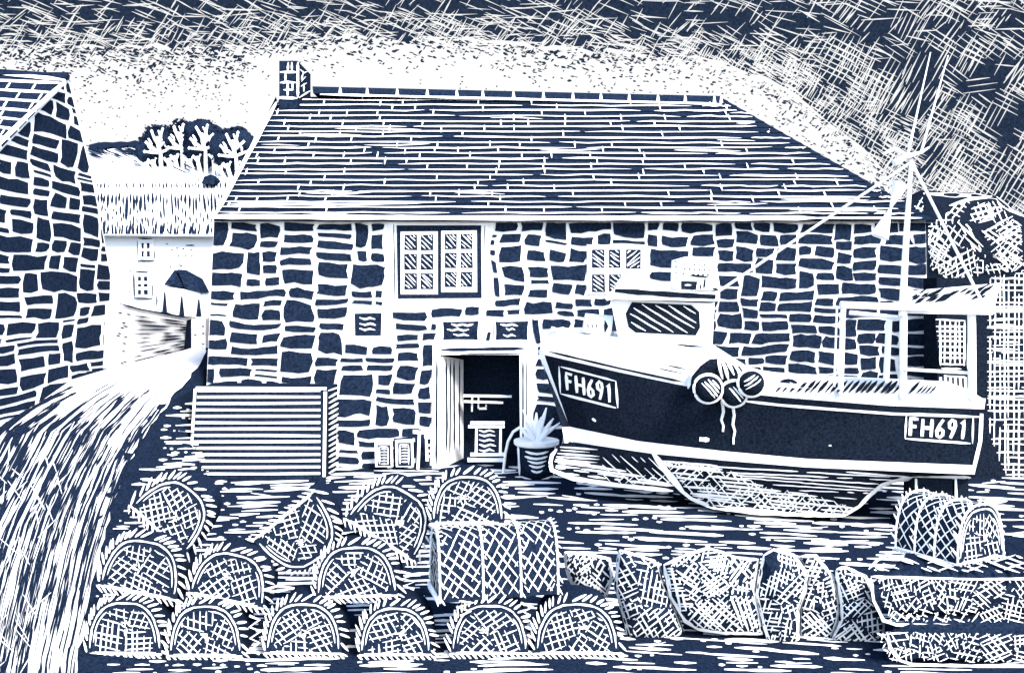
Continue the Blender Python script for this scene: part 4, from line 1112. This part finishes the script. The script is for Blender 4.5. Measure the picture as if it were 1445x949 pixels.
# ------------------------------------------------------------------ lobster pots
PX = 175.7
def arch(t, W_, H_, k=1.0):
    c, s = math.cos(t), math.sin(t)
    return (W_/2*k*math.copysign(abs(c)**.72, c), H_*(k if k <= 1 else k)*max(0, s)**.78)
def build_pot(label, bx, by, Y, rot, W_, H_, D=.42, yaw=0.0, barrel=False, mirror_end=False):
    o = thing('lobster_pot', at(bx, by, Y), label, 'lobster pot', 'lobster pots stacked on the quay')
    o['local'] = 1
    k = 1.0/PX
    sc_ = (Y/F)*PX   # pixel size correction for depth
    k *= sc_
    o.rotation_mode = 'XYZ'; o.rotation_euler = (0, math.radians(rot), math.radians(yaw))
    Fc = lambda u, v, off=0.0: Vector((u*k, -off, v*k))
    ts = [math.pi*i/28 for i in range(29)]
    prof = [arch(t, W_, H_) for t in ts]
    m = MB(); m.prism([Fc(u, v) for u, v in prof], (0, D, 0), 0)
    m.build('body', [POTI], o)
    # hoop: white inner line, rim and lashing
    m = MB()
    m.stroke(Fc, [arch(t, W_*.93, H_*.94) for t in ts[1:-1]], 2.6, 1, .006, step=9, jit=.3, wob=.5)
    m.stroke(Fc, [arch(t, W_*.84, H_*.86) for t in ts[2:9+rnd.randrange(6)]], 1.8, 1, .006, step=9); m.stroke(Fc, [arch(t, W_*.84, H_*.86) for t in ts[16+rnd.randrange(5):27]], 1.8, 1, .006, step=9)
    m.build('hoop', [POTI, TWINE], o)
    n = int((W_+H_*1.6)/(10.6 if not barrel else 13))
    hoops = [0.0]+([D*.36, D*.68, D] if barrel else [])
    for d in hoops:
        m = MB()
        for i in range(n+1):
            t = math.pi*(i+.5+U(-.2, .2))/(n+1); a = arch(t, W_, H_, 1.0); t2 = t-.10-U(0, .06); g = .62 if d > 0 else 1; b = arch(t2, W_+U(15, 23)*g, H_+U(7, 11)*g)
            m.spindle((a[0]*k, d-.012, a[1]*k), (b[0]*k, d+.03, b[1]*k), U(3.0, 4.3)*k*(.8 if d > 0 else 1), 0, 5)
        if barrel: m.tube([(a[0]*1.02*k, d, a[1]*1.02*k) for a in prof], 1.7*k, 0, 6)
        m.build('hoop_rope', [TWINE], o)
    m = MB(); x = -W_/2-2
    while x < W_/2:
        m.spindle((x*k, -.02, 6.5*k), ((x+U(8, 11))*k, -.02, (-1.5-U(0, 2))*k), U(2.5, 3.5)*k, 0, 5); x += U(7.4, 9.6)
    m.tube([(-W_/2*k, -.012, 6*k), (W_/2*k, -.012, (6+U(-1, 1))*k)], 1.4*k, 0, 6)
    if barrel:
        d = 0
        while d < D: m.spindle((-W_/2*k-.012, d, 6*k), (-W_/2*k-.012, d+.06, -1*k), 4.4*k, 0, 5); d += .042
        m.tube([(-W_/2*k-.01, 0, 5*k), (-W_/2*k-.01, D, 5*k)], 1.5*k, 0, 6)
    m.build('base_rope', [TWINE], o)
    # netting on the end, four pulled sectors round the funnel
    m = MB(); poly = [arch(t, W_*.78, H_*.82) for t in ts]; poly = [(u, v+4) for u, v in poly]
    cu, cv = U(-.08, .08)*W_, H_*U(.42, .55); a0 = U(0, 1.5)
    cuts = sorted([a0+U(-.25, .25)+i*math.pi/2 for i in range(4)])
    for i in range(4):
        lo, hi = cuts[i], cuts[(i+1) % 4]+(2*math.pi if i == 3 else 0); mid = (lo+hi)/2
        def test(p):
            if not inside(p, poly): return False
            a = math.atan2(p[1]-cv, p[0]-cu)
            while a < lo: a += 2*math.pi
            if a > hi-.07: return False
            return math.hypot(p[0]-cu, p[1]-cv) > 5
        b = bbox(poly); an = mid+U(-.5, .5)+.78
        m.hatch(Fc, test, b, an, U(8, 9.6), 2.05, 1, off=.006, brk=.012, wob=.5); m.hatch(Fc, test, b, an+math.pi/2+U(-.3, .3), U(8, 9.6), 2.05, 1, off=.01, brk=.012, wob=.5)
    for _ in range(7):
        a = U(0, 6.28); m.stroke(Fc, [(cu+U(-4, 4), cv+U(-4, 4)), (cu+math.cos(a)*9, cv+math.sin(a)*9)], 2.2, 1, .012, step=5)
    m.stroke(Fc, [(-W_*.43, 8), (W_*.42, 8+U(-1, 1))], 1.8, 1, .008, step=10)
    m.build('netting', [POTI, TWINE], o)
    if barrel:
        L = [0]
        for a, b in zip(prof, prof[1:]): L.append(L[-1]+math.hypot(b[0]-a[0], b[1]-a[1]))
        def BS(sx, d, off=0.0):
            sx = max(0, min(L[-1]-.01, sx)); j = 0
            while L[j+1] < sx: j += 1
            f = (sx-L[j])/(L[j+1]-L[j]); u = prof[j][0]+(prof[j+1][0]-prof[j][0])*f; v = prof[j][1]+(prof[j+1][1]-prof[j][1])*f
            l = math.hypot(u, v-H_*.3) or 1; return Vector(((u+u/l*off/k)*k, d*k, (v+(v-H_*.3)/l*off/k)*k))
        m = MB(); Dp = D/k
        for (d0, d1) in ((4, Dp*.34), (Dp*.38, Dp*.66), (Dp*.70, Dp-4)):
            tst = lambda p: 6 < p[0] < L[-1]-6 and d0 < p[1] < d1
            m.hatch(BS, tst, (0, d0, L[-1], d1), .6+U(-.1, .1), 11, 2.0, 1, off=.008, brk=.012, sstep=7); m.hatch(BS, tst, (0, d0, L[-1], d1), -.75+U(-.1, .1), 11, 2.0, 1, off=.012, brk=.012, sstep=7)
        m.build('barrel_netting', [POTI, TWINE], o)
    return o
def build_pots():
    P = 'lobster pot'
    for a in (
        ('first lobster pot of the bottom row, beside the track', 176, 927, 7.90, 0, 106, 82),
        ('lobster pot on the ground in the bottom row, second from the track', 290, 930, 7.88, 0, 104, 80),
        ('lobster pot on the ground in the bottom row, third from the track', 428, 927, 7.90, 1, 108, 80),
        ('lobster pot on the ground in the bottom row, fourth from the track', 558, 929, 7.88, 0, 102, 76),
        ('lobster pot on the ground, under the long sideways pot', 691, 927, 7.90, 0, 110, 78),
        ('last lobster pot of the bottom row, beside the heaped nets', 814, 927, 7.90, 0, 120, 80),
        ('lobster pot of the middle row, beside the track and tipped slightly', 193, 841, 8.06, 11, 112, 84),
        ('lobster pot of the middle row, second from the track, tipped slightly', 318, 852, 8.02, 12, 108, 76),
        ('level lobster pot of the middle row, next to the long sideways pot', 504, 847, 8.06, -2, 116, 80),
        ('tilted lobster pot on top of the stack, closest to the track', 219, 752, 8.30, 42, 104, 84),
        ('upended lobster pot lying base upwards on the stack', 397, 722, 8.30, 141, 112, 88),
        ('lobster pot leaning over on top of the stack, by the upright top pot', 532, 766, 8.32, 32, 114, 88),
        ('upright lobster pot on top of the long sideways pot', 660, 744, 8.20, 0, 104, 76)):
        build_pot(*a)
    build_pot('long lobster pot lying sideways with its netted barrel showing', 614, 838, 8.05, 0, 80, 92, .98, -76, True)
    build_pot('lone lobster pot on the stacked net bales near the boat stern', 1384, 795, 8.14, 0, 96, 82, .62, 28, True)
    # loose twine
    for lab, pts, Y in (('loose twine zigzag between the second and third bottom pots', [(352, 868), (366, 874), (352, 884), (368, 890), (353, 900), (366, 906), (354, 916), (366, 922)], 7.85),
                        ('loose twine zigzag beside the long sideways pot', [(566, 806), (584, 810), (568, 816), (586, 820), (570, 826), (584, 831)], 7.98),
                        ('loose twine zigzag above the fourth bottom pot', [(640, 846), (668, 850), (645, 856), (664, 862), (650, 868)], 7.86),
                        ('loose twine zigzag above the last bottom pots', [(735, 850), (752, 856), (738, 862), (748, 868)], 7.86),
                        ('loose twine loop lying between the tilted top pots', [(372, 832), (392, 826), (414, 829), (392, 834), (372, 832)], 8.0)):
        m = MB(); m.tube([at(x, y, Y+U(-.02, .02)) for x, y in pts], .010, 0, 6); tag(m.build('twine', [TWINE]), lab, 'twine', 'loose twine among the pots')

# ------------------------------------------------------------------ nets
def build_nets():
    nets = [
        ('small pale net bundle next to the last lobster pots', [(795, 777), (830, 780), (862, 787), (866, 815), (856, 843), (830, 838), (805, 822), (797, 800)], 8.75, .14, 7, 6.2, 3.0, 1.0),
        ('net bundle with a white rope edge, beside the largest net heap', [(872, 772), (900, 780), (929, 790), (935, 815), (954, 858), (966, 892), (954, 903), (920, 906), (887, 902), (876, 862), (866, 827)], 8.45, .2, 6, 7.6, 2.3, 1.0),
        ('largest heap of fine white net in the row', [(933, 795), (965, 780), (999, 770), (1020, 776), (1041, 784), (1073, 787), (1067, 832), (1079, 897), (1019, 896), (984, 890), (964, 878), (943, 842)], 8.40, .28, 9, 6.0, 3.0, 1.0),
        ('upright net roll with dark gaps, between the largest heap and the leaning bundles', [(1076, 780), (1091, 771), (1121, 780), (1141, 808), (1136, 836), (1127, 862), (1127, 908), (1114, 913), (1084, 907), (1076, 880), (1066, 838)], 8.32, .17, 12, 6.6, 2.5, .95),
        ('middle leaning net bundle with ragged streaks', [(1125, 781), (1151, 781), (1179, 815), (1186, 850), (1182, 880), (1172, 906), (1128, 907), (1128, 860), (1140, 810)], 8.42, .14, 7, 7.0, 2.8, 1.0),
        ('leaning net bundle against the stacked net bales', [(1179, 800), (1192, 796), (1222, 810), (1240, 850), (1249, 880), (1248, 913), (1210, 914), (1171, 907), (1187, 875), (1186, 850)], 8.36, .15, 7, 7.0, 2.6, 1.0)]
    for lab, pl, Y, B, cells, sp, w, fill in nets:
        pw = Pillow(pl, Y, B); m = MB(); pw.mesh(m, 0)
        netting(m, pw, [((x-pw.cx)*.93+pw.cx, (y-pw.cy)*.93+pw.cy) for x, y in pl], cells, sp, w, 1, off=.008, fill=fill)
        rim = [((x-pw.cx)*.95+pw.cx, (y-pw.cy)*.95+pw.cy) for x, y in pl]
        m.stroke(pw, rim+[rim[0]], 4.2, 1, .012, step=6, jit=.3, wob=.4)
        tag(m.build('net_bundle', [POTI, TWINE]), lab, 'fishing net', 'heaped fishing nets')
    # two long bales, one on the other
    for lab, z0, z1, Y0, Y1, xs, pyt, pyb in (('upper long net bale under the lone lobster pot', .355, .70, 7.80, 8.95, 2.84, 812, 880), ('lower long net bale lying on the ground at the corner', .0, .34, 7.72, 8.9, 2.95, 888, 936)):
        m = MB(); x1 = 5.2; n = 40
        prof = [(Y0+.1, z0), (Y0+.02, z0+.05), (Y0, (z0+z1)/2), (Y0+.02, z1-.05), (Y0+.10, z1), (Y1-.1, z1), (Y1, z1-.08), (Y1, z0)]
        rows = []
        for i in range(n+1):
            f = i/n; x = xs+(x1-xs)*f; q = min(1, .55+f*n*.16)
            cy, cz = (Y0+Y1)/2, (z0+z1)/2
            rows.append([Vector((x+max(0, y-Y0)*.75*max(0, 1-f*3), cy+(y-cy)*(q if y > Y0+.2 else 1), cz+(z-cz)*q+.008*math.sin(i*1.7+j))) for j, (y, z) in enumerate(prof)])
        m.grid(rows, 0, closed=True); m.poly(rows[0], 0); m.poly(rows[-1][::-1], 0)
        Fs = front(Y0-.012)
        pl = [(1236, pyt+4), (1252, pyt+2), (1480, pyt+6), (1640, pyt+8), (1640, pyb-1), (1480, pyb-2), (1256, pyb-4), (1244, (pyt+pyb)/2)]
        netting(m, Fs, pl, 34, 6.8, 2.1, 1, off=.006, fill=1.0, brk=.03)
        xl = 1224 if z0 > .1 else 1247
        m.stroke(Fs, [(xl+4, pyt+2), (xl+8, (pyt+pyb)/2), (xl+22, pyb-6), (xl+40, pyb), (1340, pyb+1), (1445, pyb+4), (1620, pyb+6)], 4.4, 1, .012, step=9, jit=.3)
        if z0 > .1:
            m.stroke(Fs, [(xl+4, pyt), (1300, pyt+2), (1380, pyt+4), (1445, pyt+3), (1620, pyt+6)], 3.6, 1, .012, step=10, jit=.3)
            T = plane((0, 0, z1+.01), (0, 0, 1)); tp = [(1232, 804), (1262, 784), (1640, 784), (1640, 812), (1232, 806)]
            m.hatch(T, lambda p: inside(p, tp), bbox(tp), .35, 7, 2.6, 1, off=.006, brk=.03)
            m.hatch(T, lambda p: inside(p, tp), bbox(tp), -.3, 13, 2.2, 1, off=.01, brk=.06)
            m.stroke(T, [(1226, 805), (1238, 792), (1262, 780)], 4, 1, .012, step=7)
        tag(m.build('net_bale', [POTI, TWINE]), lab, 'fishing net', 'stacked net bales')

# ------------------------------------------------------------------ build everything
build_sky(); build_ground(); build_track(); build_far(); build_left(); build_barn(); build_right(); build_boat(); build_pots(); build_nets()

# ------------------------------------------------------------------ light and camera
w = bpy.data.worlds.new('World'); sc.world = w; w.use_nodes = True
nt = w.node_tree; bg = nt.nodes['Background']
skyn = nt.nodes.new('ShaderNodeTexSky'); skyn.sky_type = 'NISHITA'; skyn.sun_disc = False
EL, AZ = 40.0, 150.0
skyn.sun_elevation = math.radians(EL); skyn.sun_rotation = math.radians(AZ)
nt.links.new(skyn.outputs['Color'], bg.inputs['Color']); bg.inputs['Strength'].default_value = 0.15
ld = bpy.data.lights.new('sun', 'SUN'); ld.energy = 2.2; ld.angle = math.radians(14); ld.color = (1.0, .96, .91)
lo = bpy.data.objects.new('sun', ld); col.objects.link(lo)
sd = Vector((math.sin(math.radians(AZ))*math.cos(math.radians(EL)), math.cos(math.radians(AZ))*math.cos(math.radians(EL)), math.sin(math.radians(EL))))
lo.rotation_euler = (-sd).to_track_quat('-Z', 'Y').to_euler()
cd = bpy.data.cameras.new('camera'); co = bpy.data.objects.new('camera', cd); col.objects.link(co)
co.location = CAM; co.rotation_euler = (math.radians(90), 0, 0)
cd.sensor_fit = 'HORIZONTAL'; cd.sensor_width = 36; cd.lens = 36*F/1445
cd.shift_y = (CY-474.5)/1445; cd.clip_end = 3000; cd.clip_start = .1
sc.camera = co
sc.view_settings.view_transform = 'Standard'; sc.view_settings.look = 'None'
sc.view_settings.exposure = EXPO; sc.view_settings.gamma = 1
sc.view_settings.use_curve_mapping = False
